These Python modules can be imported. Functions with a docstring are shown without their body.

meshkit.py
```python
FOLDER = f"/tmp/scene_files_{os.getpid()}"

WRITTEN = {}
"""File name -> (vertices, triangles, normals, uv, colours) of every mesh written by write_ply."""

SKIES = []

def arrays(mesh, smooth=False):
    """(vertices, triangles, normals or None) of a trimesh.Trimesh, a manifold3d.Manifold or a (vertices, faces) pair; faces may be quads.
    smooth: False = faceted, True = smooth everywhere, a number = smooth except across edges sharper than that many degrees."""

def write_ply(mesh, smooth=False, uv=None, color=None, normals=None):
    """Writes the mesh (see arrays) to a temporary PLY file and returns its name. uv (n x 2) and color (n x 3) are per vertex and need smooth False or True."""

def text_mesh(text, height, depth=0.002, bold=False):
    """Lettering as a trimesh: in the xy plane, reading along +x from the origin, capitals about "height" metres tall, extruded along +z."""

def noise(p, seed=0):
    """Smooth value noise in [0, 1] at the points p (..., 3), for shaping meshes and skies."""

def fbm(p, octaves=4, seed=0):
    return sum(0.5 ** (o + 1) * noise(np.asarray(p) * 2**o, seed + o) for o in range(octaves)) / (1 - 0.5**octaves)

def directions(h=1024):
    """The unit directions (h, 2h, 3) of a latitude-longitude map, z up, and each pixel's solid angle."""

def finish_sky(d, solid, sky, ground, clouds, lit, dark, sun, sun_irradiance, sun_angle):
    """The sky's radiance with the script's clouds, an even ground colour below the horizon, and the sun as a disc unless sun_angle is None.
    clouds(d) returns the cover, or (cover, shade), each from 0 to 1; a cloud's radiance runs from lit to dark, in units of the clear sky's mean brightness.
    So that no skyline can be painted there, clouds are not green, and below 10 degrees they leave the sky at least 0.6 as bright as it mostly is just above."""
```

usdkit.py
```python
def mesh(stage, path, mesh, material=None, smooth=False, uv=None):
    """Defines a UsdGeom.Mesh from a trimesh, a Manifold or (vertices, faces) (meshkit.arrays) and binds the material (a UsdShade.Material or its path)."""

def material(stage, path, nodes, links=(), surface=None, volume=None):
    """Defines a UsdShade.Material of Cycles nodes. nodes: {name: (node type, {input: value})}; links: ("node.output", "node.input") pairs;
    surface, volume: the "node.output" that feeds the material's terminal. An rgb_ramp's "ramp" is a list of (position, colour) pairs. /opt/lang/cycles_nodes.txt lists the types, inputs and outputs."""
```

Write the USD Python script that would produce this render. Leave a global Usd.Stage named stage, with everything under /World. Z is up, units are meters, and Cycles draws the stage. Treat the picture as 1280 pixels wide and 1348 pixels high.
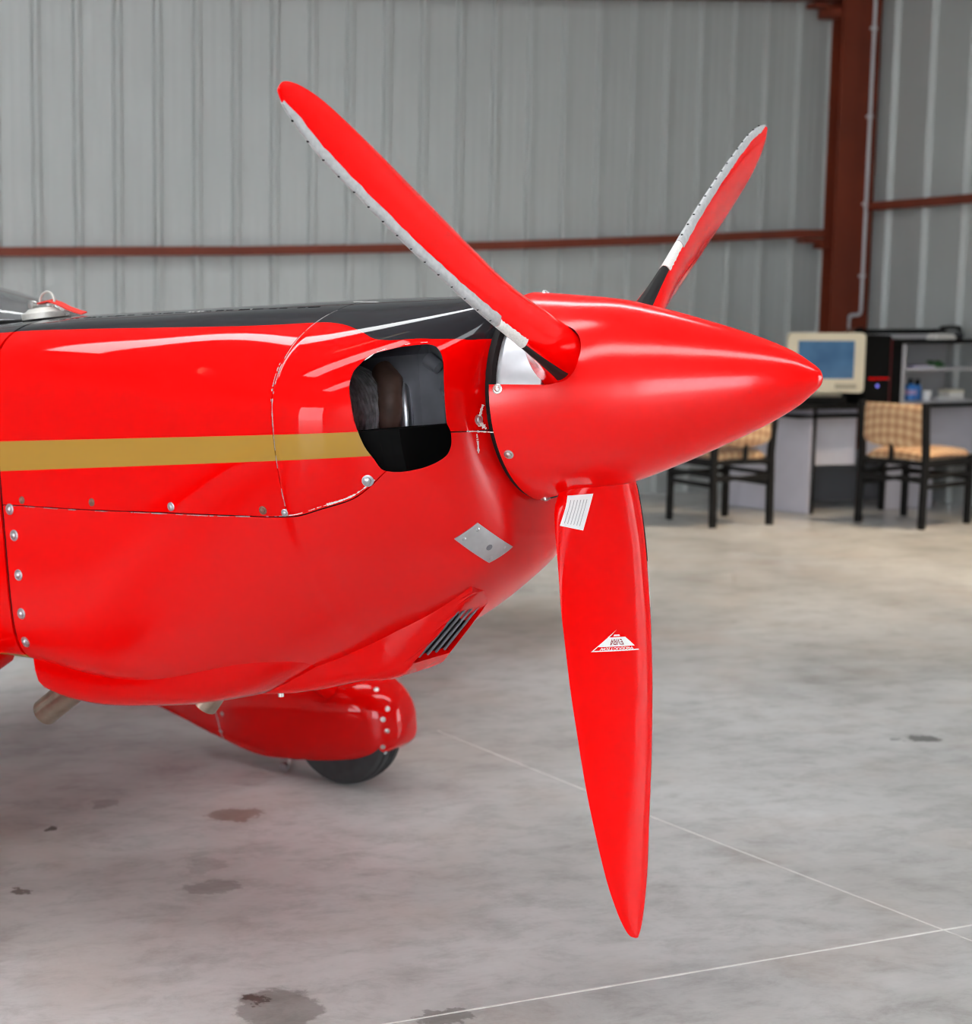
import math, random
import numpy as np, trimesh, manifold3d as m3
from shapely.geometry import Polygon
from scipy.interpolate import PchipInterpolator as PC
from pxr import Usd, UsdGeom, UsdLux, UsdShade, Sdf, Gf, Vt
import usdkit, meshkit

stage = Usd.Stage.CreateInMemory()
UsdGeom.SetStageUpAxis(stage, UsdGeom.Tokens.z); UsdGeom.SetStageMetersPerUnit(stage, 1.0)
UsdGeom.Xform.Define(stage, '/World'); UsdGeom.Scope.Define(stage, '/World/Looks')
rnd = random.Random(7); nrg = np.random.default_rng(7)

# ---------------------------------------------------------------- camera
F_PX, PITCH, CAM_H, CXP = 2204.75, 0.1261, 1.3437, 300.0
cam = UsdGeom.Camera.Define(stage, '/World/camera')
FOCAL = 50.0
HA = FOCAL * 1280 / F_PX
cam.CreateFocalLengthAttr(FOCAL); cam.CreateHorizontalApertureAttr(HA); cam.CreateVerticalApertureAttr(HA * 1348 / 1280)
cam.CreateHorizontalApertureOffsetAttr(HA * (640 - CXP) / 1280)
cam.CreateClippingRangeAttr(Gf.Vec2f(0.05, 500))
cam.CreateFStopAttr(4.2); cam.CreateFocusDistanceAttr(2.85)
cam.CreateExposureAttr(-1.28)
cp, sp_ = math.cos(PITCH), math.sin(PITCH)
UsdGeom.Xformable(cam).AddTransformOp().Set(Gf.Matrix4d(1, 0, 0, 0, 0, sp_, cp, 0, 0, -cp, sp_, 0, 0, 0, CAM_H, 1))

# ---------------------------------------------------------------- sky (bright overcast outside the hangar)
dome = UsdLux.DomeLight.Define(stage, '/World/sky'); dome.CreateIntensityAttr(1.0)
usdkit.material(stage, '/World/Looks/sky', {
    'tc': ('texture_coordinate', {}),
    'n': ('noise_texture', {'scale': 2.2, 'detail': 5}),
    'r': ('rgb_ramp', {'ramp': [(0.3, (0.80, 0.88, 1.0)), (0.62, (1.0, 0.99, 0.97))]}),
    'b': ('background_shader', {'strength': 24.0})},
    [('tc.generated', 'n.vector'), ('n.fac', 'r.fac'), ('r.color', 'b.color')], surface='b.background')
UsdShade.MaterialBindingAPI.Apply(dome.GetPrim()).Bind(UsdShade.Material.Get(stage, '/World/Looks/sky'))

# ---------------------------------------------------------------- materials
LK = '/World/Looks/'
def simple(name, col, rough=0.5, metal=0.0, coat=0.0, noise=0.0, nscale=8.0, spec=0.5, bump=0.0, bscale=200.0, **kw):
    p = {'base_color': col, 'roughness': rough, 'metallic': metal, 'coat_weight': coat, 'coat_roughness': 0.04, 'specular_ior_level': spec}; p.update(kw)
    nodes, links = {'p': ('principled_bsdf', p)}, []
    if noise or bump: nodes['tc'] = ('texture_coordinate', {})
    if noise:
        nodes['n'] = ('noise_texture', {'scale': nscale, 'detail': 5})
        nodes['r'] = ('rgb_ramp', {'ramp': [(0.25, tuple(max(0, c * (1 - noise)) for c in col)), (0.75, tuple(min(1, c * (1 + noise)) for c in col))]})
        links += [('tc.object', 'n.vector'), ('n.fac', 'r.fac'), ('r.color', 'p.base_color')]
    if bump:
        nodes['nb'] = ('noise_texture', {'scale': bscale, 'detail': 3}); nodes['b'] = ('bump', {'strength': bump, 'distance': 0.001})
        links += [('tc.object', 'nb.vector'), ('nb.fac', 'b.height'), ('b.normal', 'p.normal')]
    return usdkit.material(stage, LK + name, nodes, links, surface='p.BSDF')
RED = (0.86, 0.0006, 0.0006)
M = {}
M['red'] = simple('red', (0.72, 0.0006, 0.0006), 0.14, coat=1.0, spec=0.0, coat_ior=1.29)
M['red_spinner'] = simple('red_spinner', RED, 0.16, coat=0.0, spec=0.42)
M['red_blade'] = simple('red_blade', RED, 0.2, coat=1.0, spec=0.0, coat_ior=1.29, )
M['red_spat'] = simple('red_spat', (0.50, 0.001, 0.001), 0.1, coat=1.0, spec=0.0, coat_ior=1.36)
M['black_gloss'] = simple('black_gloss', (0.012, 0.012, 0.014), 0.25, coat=0.4)
M['black'] = simple('black', (0.006, 0.0055, 0.0055), 0.6, spec=0.25)
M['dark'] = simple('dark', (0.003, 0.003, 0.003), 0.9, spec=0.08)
M['chip'] = simple('chip', (0.72, 0.70, 0.66), 0.6, noise=0.15, nscale=300)
M['chip_grey'] = simple('chip_grey', (0.36, 0.34, 0.33), 0.5, noise=0.4, nscale=300)
M['steel'] = simple('steel', (0.62, 0.61, 0.59), 0.3, metal=1.0, noise=0.1, nscale=60)
M['alu'] = simple('alu', (0.52, 0.52, 0.54), 0.34, metal=1.0, noise=0.06, nscale=40)
M['alu_plate'] = simple('alu_plate', (0.50, 0.50, 0.51), 0.42, metal=0.85, noise=0.08, nscale=60)
M['rust_screw'] = simple('rust_screw', (0.20, 0.09, 0.06), 0.7, noise=0.4, nscale=300)
M['exhaust'] = simple('exhaust', (0.42, 0.34, 0.27), 0.24, metal=1.0, noise=0.5, nscale=22)
M['strip'] = simple('strip', (0.40, 0.40, 0.40), 0.55, noise=0.18, nscale=120)
M['rubber'] = simple('rubber', (0.025, 0.025, 0.026), 0.7, noise=0.3, nscale=40)
M['frame_grey'] = simple('frame_grey', (0.25, 0.25, 0.26), 0.6)
M['black_flat'] = simple('black_flat', (0.004, 0.004, 0.004), 0.7, spec=0.15)
M['white'] = simple('white', (0.85, 0.85, 0.84), 0.5)
M['ink'] = simple('ink', (0.30, 0.05, 0.06), 0.6)
M['inkred'] = simple('inkred', (0.12, 0.006, 0.008), 0.5)
M['fin'] = simple('fin', (0.55, 0.55, 0.57), 0.5, metal=0.2, noise=0.5, nscale=60)
M['crankcase'] = simple('crankcase', (0.19, 0.19, 0.21), 0.4, metal=0.2, noise=0.2, nscale=20)
M['brown_metal'] = simple('brown_metal', (0.14, 0.075, 0.055), 0.6, noise=0.4, nscale=30)
M['gold'] = simple('gold', (0.42, 0.27, 0.075), 0.35, metal=0.35, coat=0.5)
M['strap_red'] = simple('strap_red', (0.6, 0.02, 0.01), 0.8)
M['cap'] = simple('cap', (0.55, 0.53, 0.49), 0.5, metal=0.7, noise=0.1, nscale=60)
M['girt'] = simple('girt', (0.16, 0.024, 0.007), 0.6, noise=0.15, nscale=3)
M['cream'] = simple('cream', (0.66, 0.60, 0.45), 0.5)
M['cream_dark'] = simple('cream_dark', (0.40, 0.36, 0.27), 0.5)
M['desk_grey'] = simple('desk_grey', (0.52, 0.50, 0.56), 0.5, noise=0.05)
M['desk_light'] = simple('desk_light', (0.70, 0.68, 0.74), 0.5, noise=0.05)
M['desk_top'] = simple('desk_top', (0.03, 0.03, 0.034), 0.4)
M['shelf_grey'] = simple('shelf_grey', (0.50, 0.49, 0.50), 0.5)
M['blue_plastic'] = simple('blue_plastic', (0.02, 0.16, 0.5), 0.35)
M['pvc'] = simple('pvc', (0.55, 0.55, 0.57), 0.45)
M['paper'] = simple('paper', (0.75, 0.73, 0.68), 0.8)
M['leafgreen'] = simple('leafgreen', (0.03, 0.10, 0.03), 0.6)
M['purple'] = simple('purple', (0.35, 0.28, 0.5), 0.5)
M['led'] = usdkit.material(stage, LK + 'led', {'e': ('emission', {'color': (0.25, 0.25, 1.0), 'strength': 3.0})}, surface='e.emission')
M['screen'] = usdkit.material(stage, LK + 'screen', {
    'tc': ('texture_coordinate', {}), 'n': ('noise_texture', {'scale': 6.0, 'detail': 3}),
    'r': ('rgb_ramp', {'ramp': [(0.35, (0.05, 0.16, 0.32)), (0.75, (0.10, 0.27, 0.48))]}),
    'p': ('principled_bsdf', {'base_color': (0.02, 0.03, 0.05), 'roughness': 0.08, 'emission_strength': 1.0})},
    [('tc.object', 'n.vector'), ('n.fac', 'r.fac'), ('r.color', 'p.emission_color')], surface='p.BSDF')
M['plaid'] = usdkit.material(stage, LK + 'plaid', {
    'tc': ('texture_coordinate', {}), 'sx': ('separate_xyz', {}),
    'mx': ('math', {'math_type': 'multiply', 'value2': 2 * math.pi / 0.052}), 'sn': ('math', {'math_type': 'sine'}),
    'ad': ('math', {'math_type': 'add'}), 'mz': ('math', {'math_type': 'multiply', 'value2': 2 * math.pi / 0.056}), 'sz': ('math', {'math_type': 'sine'}),
    'sm': ('math', {'math_type': 'add'}), 'hf': ('math', {'math_type': 'multiply_add', 'value2': 0.25, 'value3': 0.5}),
    'r': ('rgb_ramp', {'ramp': [(0.0, (0.33, 0.165, 0.08)), (0.35, (0.46, 0.255, 0.13)), (0.65, (0.55, 0.34, 0.18)), (1.0, (0.66, 0.47, 0.28))]}),
    'nb': ('noise_texture', {'scale': 500}), 'b': ('bump', {'strength': 0.4, 'distance': 0.001}),
    'p': ('principled_bsdf', {'roughness': 0.9, 'sheen_weight': 0.2})},
    [('tc.object', 'sx.vector'), ('sx.x', 'mx.value1'), ('mx.value', 'sn.value1'), ('sx.z', 'ad.value1'), ('sx.y', 'ad.value2'), ('ad.value', 'mz.value1'), ('mz.value', 'sz.value1'),
     ('sn.value', 'sm.value1'), ('sz.value', 'sm.value2'), ('sm.value', 'hf.value1'), ('hf.value', 'r.fac'), ('r.color', 'p.base_color'),
     ('tc.object', 'nb.vector'), ('nb.fac', 'b.height'), ('b.normal', 'p.normal')], surface='p.BSDF')
# painted cowling: red with black top and gold cheat line (paint edges carried as signed distances), dark inside
def paint(name, rough, coat, crough, cior):
    return usdkit.material(stage, LK + name, {
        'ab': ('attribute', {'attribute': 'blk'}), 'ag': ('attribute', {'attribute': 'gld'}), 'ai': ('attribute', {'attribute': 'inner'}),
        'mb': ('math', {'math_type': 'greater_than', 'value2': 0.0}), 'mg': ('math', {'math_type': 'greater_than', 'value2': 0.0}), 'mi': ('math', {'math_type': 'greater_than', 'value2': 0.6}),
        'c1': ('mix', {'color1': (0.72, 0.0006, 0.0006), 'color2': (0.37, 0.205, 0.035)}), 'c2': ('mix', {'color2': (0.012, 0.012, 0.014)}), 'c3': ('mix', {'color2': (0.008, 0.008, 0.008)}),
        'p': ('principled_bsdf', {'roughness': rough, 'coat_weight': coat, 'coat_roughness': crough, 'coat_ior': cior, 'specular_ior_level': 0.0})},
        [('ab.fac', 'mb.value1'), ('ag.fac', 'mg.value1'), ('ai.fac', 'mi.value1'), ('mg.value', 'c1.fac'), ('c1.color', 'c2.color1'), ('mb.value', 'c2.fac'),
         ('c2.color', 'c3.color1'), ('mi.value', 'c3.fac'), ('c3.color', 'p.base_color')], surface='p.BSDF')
M['paint_gloss'] = paint('paint_gloss', 0.12, 1.0, 0.03, 1.30)
M['paint_satin'] = paint('paint_satin', 0.3, 1.0, 0.22, 1.40)
M['windscreen'] = usdkit.material(stage, LK + 'windscreen', {
    't': ('transparent_bsdf', {'color': (0.80, 0.82, 0.83)}), 'g': ('glossy_bsdf', {'roughness': 0.03, 'color': (1, 1, 1)}), 'd': ('diffuse_bsdf', {'color': (0.5, 0.5, 0.5)}),
    'f': ('fresnel', {'IOR': 1.5}), 'm1': ('mix_closure', {'fac': 0.12}), 'm': ('mix_closure', {})},
    [('t.BSDF', 'm1.closure1'), ('d.BSDF', 'm1.closure2'), ('f.fac', 'm.fac'), ('m1.closure', 'm.closure1'), ('g.BSDF', 'm.closure2')], surface='m.closure')
M['skylight'] = usdkit.material(stage, LK + 'skylight', {
    't': ('transparent_bsdf', {'color': (0.93, 0.94, 0.94)}), 'd': ('translucent_bsdf', {'color': (0.8, 0.8, 0.8)}), 'm': ('mix_closure', {'fac': 0.08})},
    [('t.BSDF', 'm.closure1'), ('d.BSDF', 'm.closure2')], surface='m.closure')
M['tube'] = usdkit.material(stage, LK + 'tube', {'e': ('emission', {'color': (1.0, 0.78, 0.5), 'strength': 9.0})}, surface='e.emission')
def wallmat(name, col):
    return usdkit.material(stage, LK + name, {
        'tc': ('texture_coordinate', {}), 'mp': ('mapping', {'scale': (.6, .6, 0.12)}), 'n': ('noise_texture', {'scale': 1.6, 'detail': 5}),
        'r': ('rgb_ramp', {'ramp': [(0.3, tuple(c * 0.97 for c in col)), (0.7, tuple(min(1, c * 1.03) for c in col))]}),
        'p': ('principled_bsdf', {'roughness': 0.42, 'metallic': 0.25})},
        [('tc.object', 'mp.vector'), ('mp.vector', 'n.vector'), ('n.fac', 'r.fac'), ('r.color', 'p.base_color')], surface='p.BSDF')
M['wall'] = wallmat('wall', (0.435, 0.455, 0.445))
M['roof'] = simple('roof', (0.45, 0.46, 0.46), 0.6)
# concrete: mottled, stained, slightly polished
AN = math.radians(15.63); P0 = np.array([-1.1766, 10.5, 0.0]); E1 = np.array([math.cos(AN), math.sin(AN), 0]); EN = np.array([math.sin(AN), -math.cos(AN), 0])
def hl(x, y): w = np.array([x, y, 0]) - P0; return (w @ E1, -(w @ EN))
STAINS = [  # x, y (metres), half sizes, colour, strength
    (0.013, 4.268, .075, .055, (.45, .33, .28), .75), (-.045, 3.718, .07, .05, (.52, .51, .5), .7), (-.05, 3.87, .055, .05, (.6, .58, .56), .5), (.1, 3.06, .09, .085, (.42, .41, .4), .85), (.055, 3.10, .026, .022, (.25, .17, .15), .9),
    (-.444, 4.148, .022, .022, (.12, .08, .05), 1.0), (-.33, 4.36, .04, .04, (.5, .48, .46), .6), (-.49, 3.70, .022, .022, (.2, .15, .12), .9), (2.15, 5.04, .045, .04, (.2, .2, .2), .9), (2.06, 5.02, .02, .02, (.3, .3, .3), .8), (.405, 3.02, .06, .03, (.4, .39, .38), .8),
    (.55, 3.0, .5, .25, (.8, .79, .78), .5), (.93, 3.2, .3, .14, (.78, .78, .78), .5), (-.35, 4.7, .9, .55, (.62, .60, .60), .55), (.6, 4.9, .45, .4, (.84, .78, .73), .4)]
cn = {'tc': ('texture_coordinate', {}),
    'n1': ('noise_texture', {'scale': 0.9, 'detail': 6, 'roughness': 0.6, 'distortion': 0.1}), 'r1': ('rgb_ramp', {'ramp': [(0.28, (0.29, 0.28, 0.262)), (0.5, (0.385, 0.38, 0.368)), (0.72, (0.46, 0.458, 0.45))]}),
    'mp': ('mapping', {'scale': (1.0, 1.6, 1.0)}), 'n2': ('noise_texture', {'scale': 6.0, 'detail': 10, 'roughness': 0.74, 'distortion': 0.25}), 'r2': ('rgb_ramp', {'ramp': [(0.3, (0.62, 0.61, 0.59)), (0.52, (1.0, 1.0, 1.0)), (0.8, (1.2, 1.2, 1.2))]}),
    'mx': ('mix', {'mix_type': 'multiply', 'fac': 0.9}),
    'n3': ('noise_texture', {'scale': 2.3, 'detail': 4}), 'r3': ('rgb_ramp', {'ramp': [(0.52, (0, 0, 0)), (0.72, (0.35, 0.35, 0.35))]}), 'mt': ('mix', {'color2': (0.36, 0.285, 0.23)}),
    'n4': ('noise_texture', {'scale': 1.4, 'detail': 3}), 'r4': ('rgb_ramp', {'ramp': [(0.3, (0.24, 0.24, 0.24)), (0.7, (0.48, 0.48, 0.48))]}),
    'n5': ('noise_texture', {'scale': 90.0, 'detail': 4}), 'b': ('bump', {'strength': 0.25, 'distance': 0.002}),
    'nd': ('noise_texture', {'scale': 14.0, 'detail': 6, 'roughness': 0.7}), 'dv': ('mix', {'mix_type': 'linear_light', 'fac': 0.07}),
    'p': ('principled_bsdf', {'roughness': 0.4, 'specular_ior_level': 0.45})}
cl = [('tc.object', 'n1.vector'), ('n1.fac', 'r1.fac'), ('tc.object', 'mp.vector'), ('mp.vector', 'n2.vector'), ('n2.fac', 'r2.fac'), ('r1.color', 'mx.color1'), ('r2.color', 'mx.color2'),
     ('tc.object', 'n3.vector'), ('n3.fac', 'r3.fac'), ('r3.color', 'mt.fac'), ('mx.color', 'mt.color1'),
     ('tc.object', 'n4.vector'), ('n4.fac', 'r4.fac'), ('r4.color', 'p.roughness'), ('tc.object', 'n5.vector'), ('n5.fac', 'b.height'), ('b.normal', 'p.normal'),
     ('tc.object', 'nd.vector'), ('tc.object', 'dv.color1'), ('nd.color', 'dv.color2')]
prev = 'mt.color'
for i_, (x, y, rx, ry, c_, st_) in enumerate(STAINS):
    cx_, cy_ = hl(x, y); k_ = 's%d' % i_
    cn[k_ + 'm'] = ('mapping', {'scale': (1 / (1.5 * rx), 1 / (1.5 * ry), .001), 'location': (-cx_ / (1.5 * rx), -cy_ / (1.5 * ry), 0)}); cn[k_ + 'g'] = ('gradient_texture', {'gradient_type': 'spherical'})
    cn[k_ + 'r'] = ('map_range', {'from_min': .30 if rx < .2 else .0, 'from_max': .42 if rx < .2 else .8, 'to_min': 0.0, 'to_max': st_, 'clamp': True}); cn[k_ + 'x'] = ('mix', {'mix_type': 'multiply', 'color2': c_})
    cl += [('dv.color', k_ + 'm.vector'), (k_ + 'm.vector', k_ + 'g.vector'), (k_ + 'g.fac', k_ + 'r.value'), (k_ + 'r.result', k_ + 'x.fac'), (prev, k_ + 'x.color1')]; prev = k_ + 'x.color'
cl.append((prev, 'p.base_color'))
M['concrete'] = usdkit.material(stage, LK + 'concrete', cn, cl, surface='p.BSDF')
M['joint'] = simple('joint', (0.62, 0.61, 0.58), 0.8, noise=0.15, nscale=20)
M['stain'] = simple('stain', (0.17, 0.165, 0.16), 0.55, noise=0.3, nscale=30)
M['stain_brown'] = simple('stain_brown', (0.20, 0.14, 0.115), 0.55, noise=0.3, nscale=30)
M['stain_dark'] = simple('stain_dark', (0.04, 0.028, 0.02), 0.35)

# ---------------------------------------------------------------- prim helpers
used = {}
def free(path):
    n = used.get(path, -1) + 1; used[path] = n
    return path if n == 0 else '%s_%03d' % (path, n)
def data(prim, label=None, cat=None, group=None, kind=None):
    for k, v in (('label', label), ('category', cat), ('group', group), ('kind', kind)):
        if v: prim.SetCustomDataByKey(k, v)
    return prim
def path_of(parent): return '/World' if parent is None else str(parent.GetPath())
def xf(name, label, cat, mat=None, loc=None, rotz=0, group=None, kind=None):
    x = UsdGeom.Xform.Define(stage, free('/World/' + name))
    if mat is not None: x.AddTransformOp().Set(mat)
    elif loc is not None:
        x.AddTranslateOp().Set(Gf.Vec3d(*map(float, loc))); x.AddRotateZOp().Set(math.degrees(rotz))
    return data(x.GetPrim(), label, cat, group, kind)
def obj(name, mesh, mat, parent=None, smooth=35, label=None, cat=None, group=None, kind=None, prim=None):
    m = usdkit.mesh(stage, free(path_of(parent) + '/' + name), mesh, M[mat] if isinstance(mat, str) else mat, smooth=smooth)
    return data(m.GetPrim(), label, cat, group, kind)
def raw(name, v, f, n, mat, parent, attrs=None, label=None):
    m = UsdGeom.Mesh.Define(stage, free(path_of(parent) + '/' + name))
    m.CreatePointsAttr(Vt.Vec3fArray.FromNumpy(np.ascontiguousarray(v, np.float32))); m.CreateFaceVertexCountsAttr(Vt.IntArray.FromNumpy(np.full(len(f), 3, np.int32)))
    m.CreateFaceVertexIndicesAttr(Vt.IntArray.FromNumpy(np.ascontiguousarray(f, np.int32).ravel())); m.CreateSubdivisionSchemeAttr('none')
    if n is not None:
        m.CreateNormalsAttr(Vt.Vec3fArray.FromNumpy(np.ascontiguousarray(n, np.float32))); m.SetNormalsInterpolation('vertex')
    for k, a_ in (attrs or {}).items():
        UsdGeom.PrimvarsAPI(m).CreatePrimvar(k, Sdf.ValueTypeNames.FloatArray, 'vertex').Set(Vt.FloatArray.FromNumpy(np.ascontiguousarray(a_, np.float32)))
    UsdShade.MaterialBindingAPI.Apply(m.GetPrim()).Bind(M[mat]); return data(m.GetPrim(), label)
def box(x0, x1, y0, y1, z0, z1, bev=0.0):
    if bev <= 0:
        b = trimesh.creation.box((x1 - x0, y1 - y0, z1 - z0)); b.apply_translation(((x0 + x1) / 2, (y0 + y1) / 2, (z0 + z1) / 2)); return b
    pts = []
    for ix in (0, 1):
        for iy in (0, 1):
            for iz in (0, 1):
                X, Y, Z = (x0, x1)[ix], (y0, y1)[iy], (z0, z1)[iz]; dx, dy, dz = (bev if not i else -bev for i in (ix, iy, iz))
                pts += [(X, Y + dy, Z + dz), (X + dx, Y, Z + dz), (X + dx, Y + dy, Z)]
    return trimesh.convex.convex_hull(np.array(pts))
def cat_(*ms): return trimesh.util.concatenate([m for m in ms])
def frame(d):
    d = np.asarray(d, float); d = d / np.linalg.norm(d); h = np.array([0, 0, 1.0]) if abs(d[2]) < .9 else np.array([1.0, 0, 0])
    x = np.cross(h, d); x /= np.linalg.norm(x); return x, np.cross(d, x), d
def tube(pts, r, seg=16, cap=True, inner=None):
    pts = np.asarray(pts, float); n = len(pts); rr = np.broadcast_to(np.asarray(r, float), (n,))
    tang = np.gradient(pts, axis=0); V = []
    x, y, _ = frame(tang[0])
    for i in range(n):
        t = tang[i] / np.linalg.norm(tang[i]); x = x - t * (x @ t); x /= np.linalg.norm(x); y = np.cross(t, x)
        a = np.linspace(0, 2 * np.pi, seg, endpoint=False); V.append(pts[i] + rr[i] * (np.cos(a)[:, None] * x + np.sin(a)[:, None] * y))
    return grid(np.array(V), cap)
def grid(V, cap=True):
    """closed rings V[i, j] joined into a solid"""
    n, m = V.shape[:2]; P = V.reshape(-1, 3); F = []
    i, j = np.meshgrid(np.arange(n - 1), np.arange(m), indexing='ij'); i = i.ravel(); j = j.ravel(); k = (j + 1) % m
    F = np.concatenate([np.stack([i * m + j, i * m + k, (i + 1) * m + k], 1), np.stack([i * m + j, (i + 1) * m + k, (i + 1) * m + j], 1)])
    if cap:
        P = np.vstack([P, V[0].mean(0), V[-1].mean(0)]); c0, c1 = n * m, n * m + 1; jj = np.arange(m); kk = (jj + 1) % m; o = (n - 1) * m
        F = np.vstack([F, np.stack([np.full(m, c0), kk, jj], 1), np.stack([np.full(m, c1), o + jj, o + kk], 1)])
    t = trimesh.Trimesh(P, F, process=False)
    if t.is_watertight and t.volume < 0: t.invert()
    return t
def lathe(prof, axis_pt, axis, seg=24):
    """prof: (distance along axis, radius)"""
    x, y, d = frame(axis); a = np.linspace(0, 2 * np.pi, seg, endpoint=False)
    V = np.array([[np.asarray(axis_pt) + h * d + r * (np.cos(t) * x + np.sin(t) * y) for t in a] for h, r in prof])
    return grid(V)
def slab(poly, z0, z1):
    m = trimesh.creation.extrude_polygon(Polygon(poly), z1 - z0); m.apply_translation((0, 0, z0)); return m
def blob(rx, ry, seed, n=40, rough=0.18):
    r = np.random.default_rng(seed); a = np.linspace(0, 2 * np.pi, n, endpoint=False); rad = np.ones(n)
    for k in range(2, 9): rad += rough / k * 1.6 * np.sin(k * a + r.uniform(0, 6.28)) * r.uniform(.4, 1)
    return np.stack([rx * rad * np.cos(a), ry * rad * np.sin(a)], 1)
def to_man(t): return m3.Manifold(m3.Mesh(np.asarray(t.vertices, np.float32), np.asarray(t.faces, np.uint32)))
def from_man(m):
    q = m.to_mesh(); return trimesh.Trimesh(np.asarray(q.vert_properties)[:, :3], np.asarray(q.tri_verts), process=False)

# ================================================================ THE HANGAR
AN = math.radians(15.63); P0 = np.array([-1.1766, 10.5, 0.0]); E1 = np.array([math.cos(AN), math.sin(AN), 0]); EN = np.array([math.sin(AN), -math.cos(AN), 0])
def HW(t, n, z=0.0): return P0 + t * E1 + n * EN + np.array([0, 0, z])
HM = Gf.Matrix4d(*E1, 0, *(-EN), 0, 0, 0, 1, 0, *P0, 1)      # local x = along the back wall, y = towards it, z up
T0, T1, N1, ROOF = -10.0, 5.93, 17.0, 5.0
# floor: one slab, inside and the apron outside
floor = xf('floor', 'grey stained concrete floor of the hangar with saw-cut joints', 'floor', mat=HM, kind='structure')
obj('slab', box(-16, 12, -42, 0.4, -0.2, 0.0), 'concrete', floor, smooth=False)
def floor_line(p, q, w):
    p, q = np.array(p), np.array(q); d = (q - p) / np.linalg.norm(q - p); nn = np.array([-d[1], d[0]]) * w / 2; L = np.linalg.norm(q - p); k = max(2, int(L / .06)); s1, s2 = [], []
    for i in range(k + 1):
        c = p + (q - p) * i / k; e = 0.5 + 0.7 * rnd.random(); s1.append(c + nn * e); s2.append(c - nn * e)
    return slab(s1 + s2[::-1], -0.001, 0.0012)
d1 = np.array([1.3135, .4983]); d2 = np.array([-.7616, 1.4438])
obj('floor_joint', floor_line(hl(*(np.array([.2983, 2.9864]) - d1 * .4)), hl(*(np.array([1.6118, 3.4847]) + d1 * 1.3)), .0052), 'joint', floor, smooth=False)
obj('floor_joint', floor_line(hl(*(np.array([1.5735, 3.398]) - d2 * .2)), hl(*(np.array([1.1261, 4.2204]))), .0034), 'joint', floor, smooth=False)
obj('floor_joint', floor_line(hl(1.1261, 4.2204), hl(*(np.array([1.5735, 3.398]) + d2 * 1.2)), .0022), 'joint', floor, smooth=False)
# corrugated back wall, one mesh per sheet of four ribs
def sheet(t0, nr, pitch, h, z0, z1, rw=.026, tw=.062, lap=.0):
    prof = []
    for k in range(nr):
        c = t0 + k * pitch; prof += [(c - tw / 2, 0), (c - rw / 2, h), (c + rw / 2, h), (c + tw / 2, 0)]
        m1, m2 = c + pitch * .38, c + pitch * .62
        prof += [(m1 - .018, 0), (m1, .0013), (m1 + .018, 0), (m2 - .018, 0), (m2, .0013), (m2 + .018, 0)]
    prof += [(t0 + nr * pitch - tw / 2, 0)]
    front = [(x, y + lap) for x, y in prof]; back = [(x, -0.05) for x, y in (prof[-1], prof[0])]
    m = trimesh.creation.extrude_polygon(Polygon(front + back), z1 - z0); m.apply_translation((0, 0, z0)); return m
def mirror_y(m):
    m.vertices[:, 1] *= -1; m.invert(); return m
wb = xf('wall_back', 'pale grey corrugated steel wall behind the aeroplane with rust-red rails', 'wall', mat=HM, kind='structure')
PITCH_R = 0.25464
k = -38
i = 0
while k * PITCH_R < T1 - .2:
    nr = min(4, int((T1 + .2) / PITCH_R) - k)
    obj('wall_sheet', mirror_y(sheet(k * PITCH_R, nr, PITCH_R, .034, 0, ROOF, lap=.0006 * (i % 2))), 'wall', wb, smooth=False); k += nr; i += 1
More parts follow.
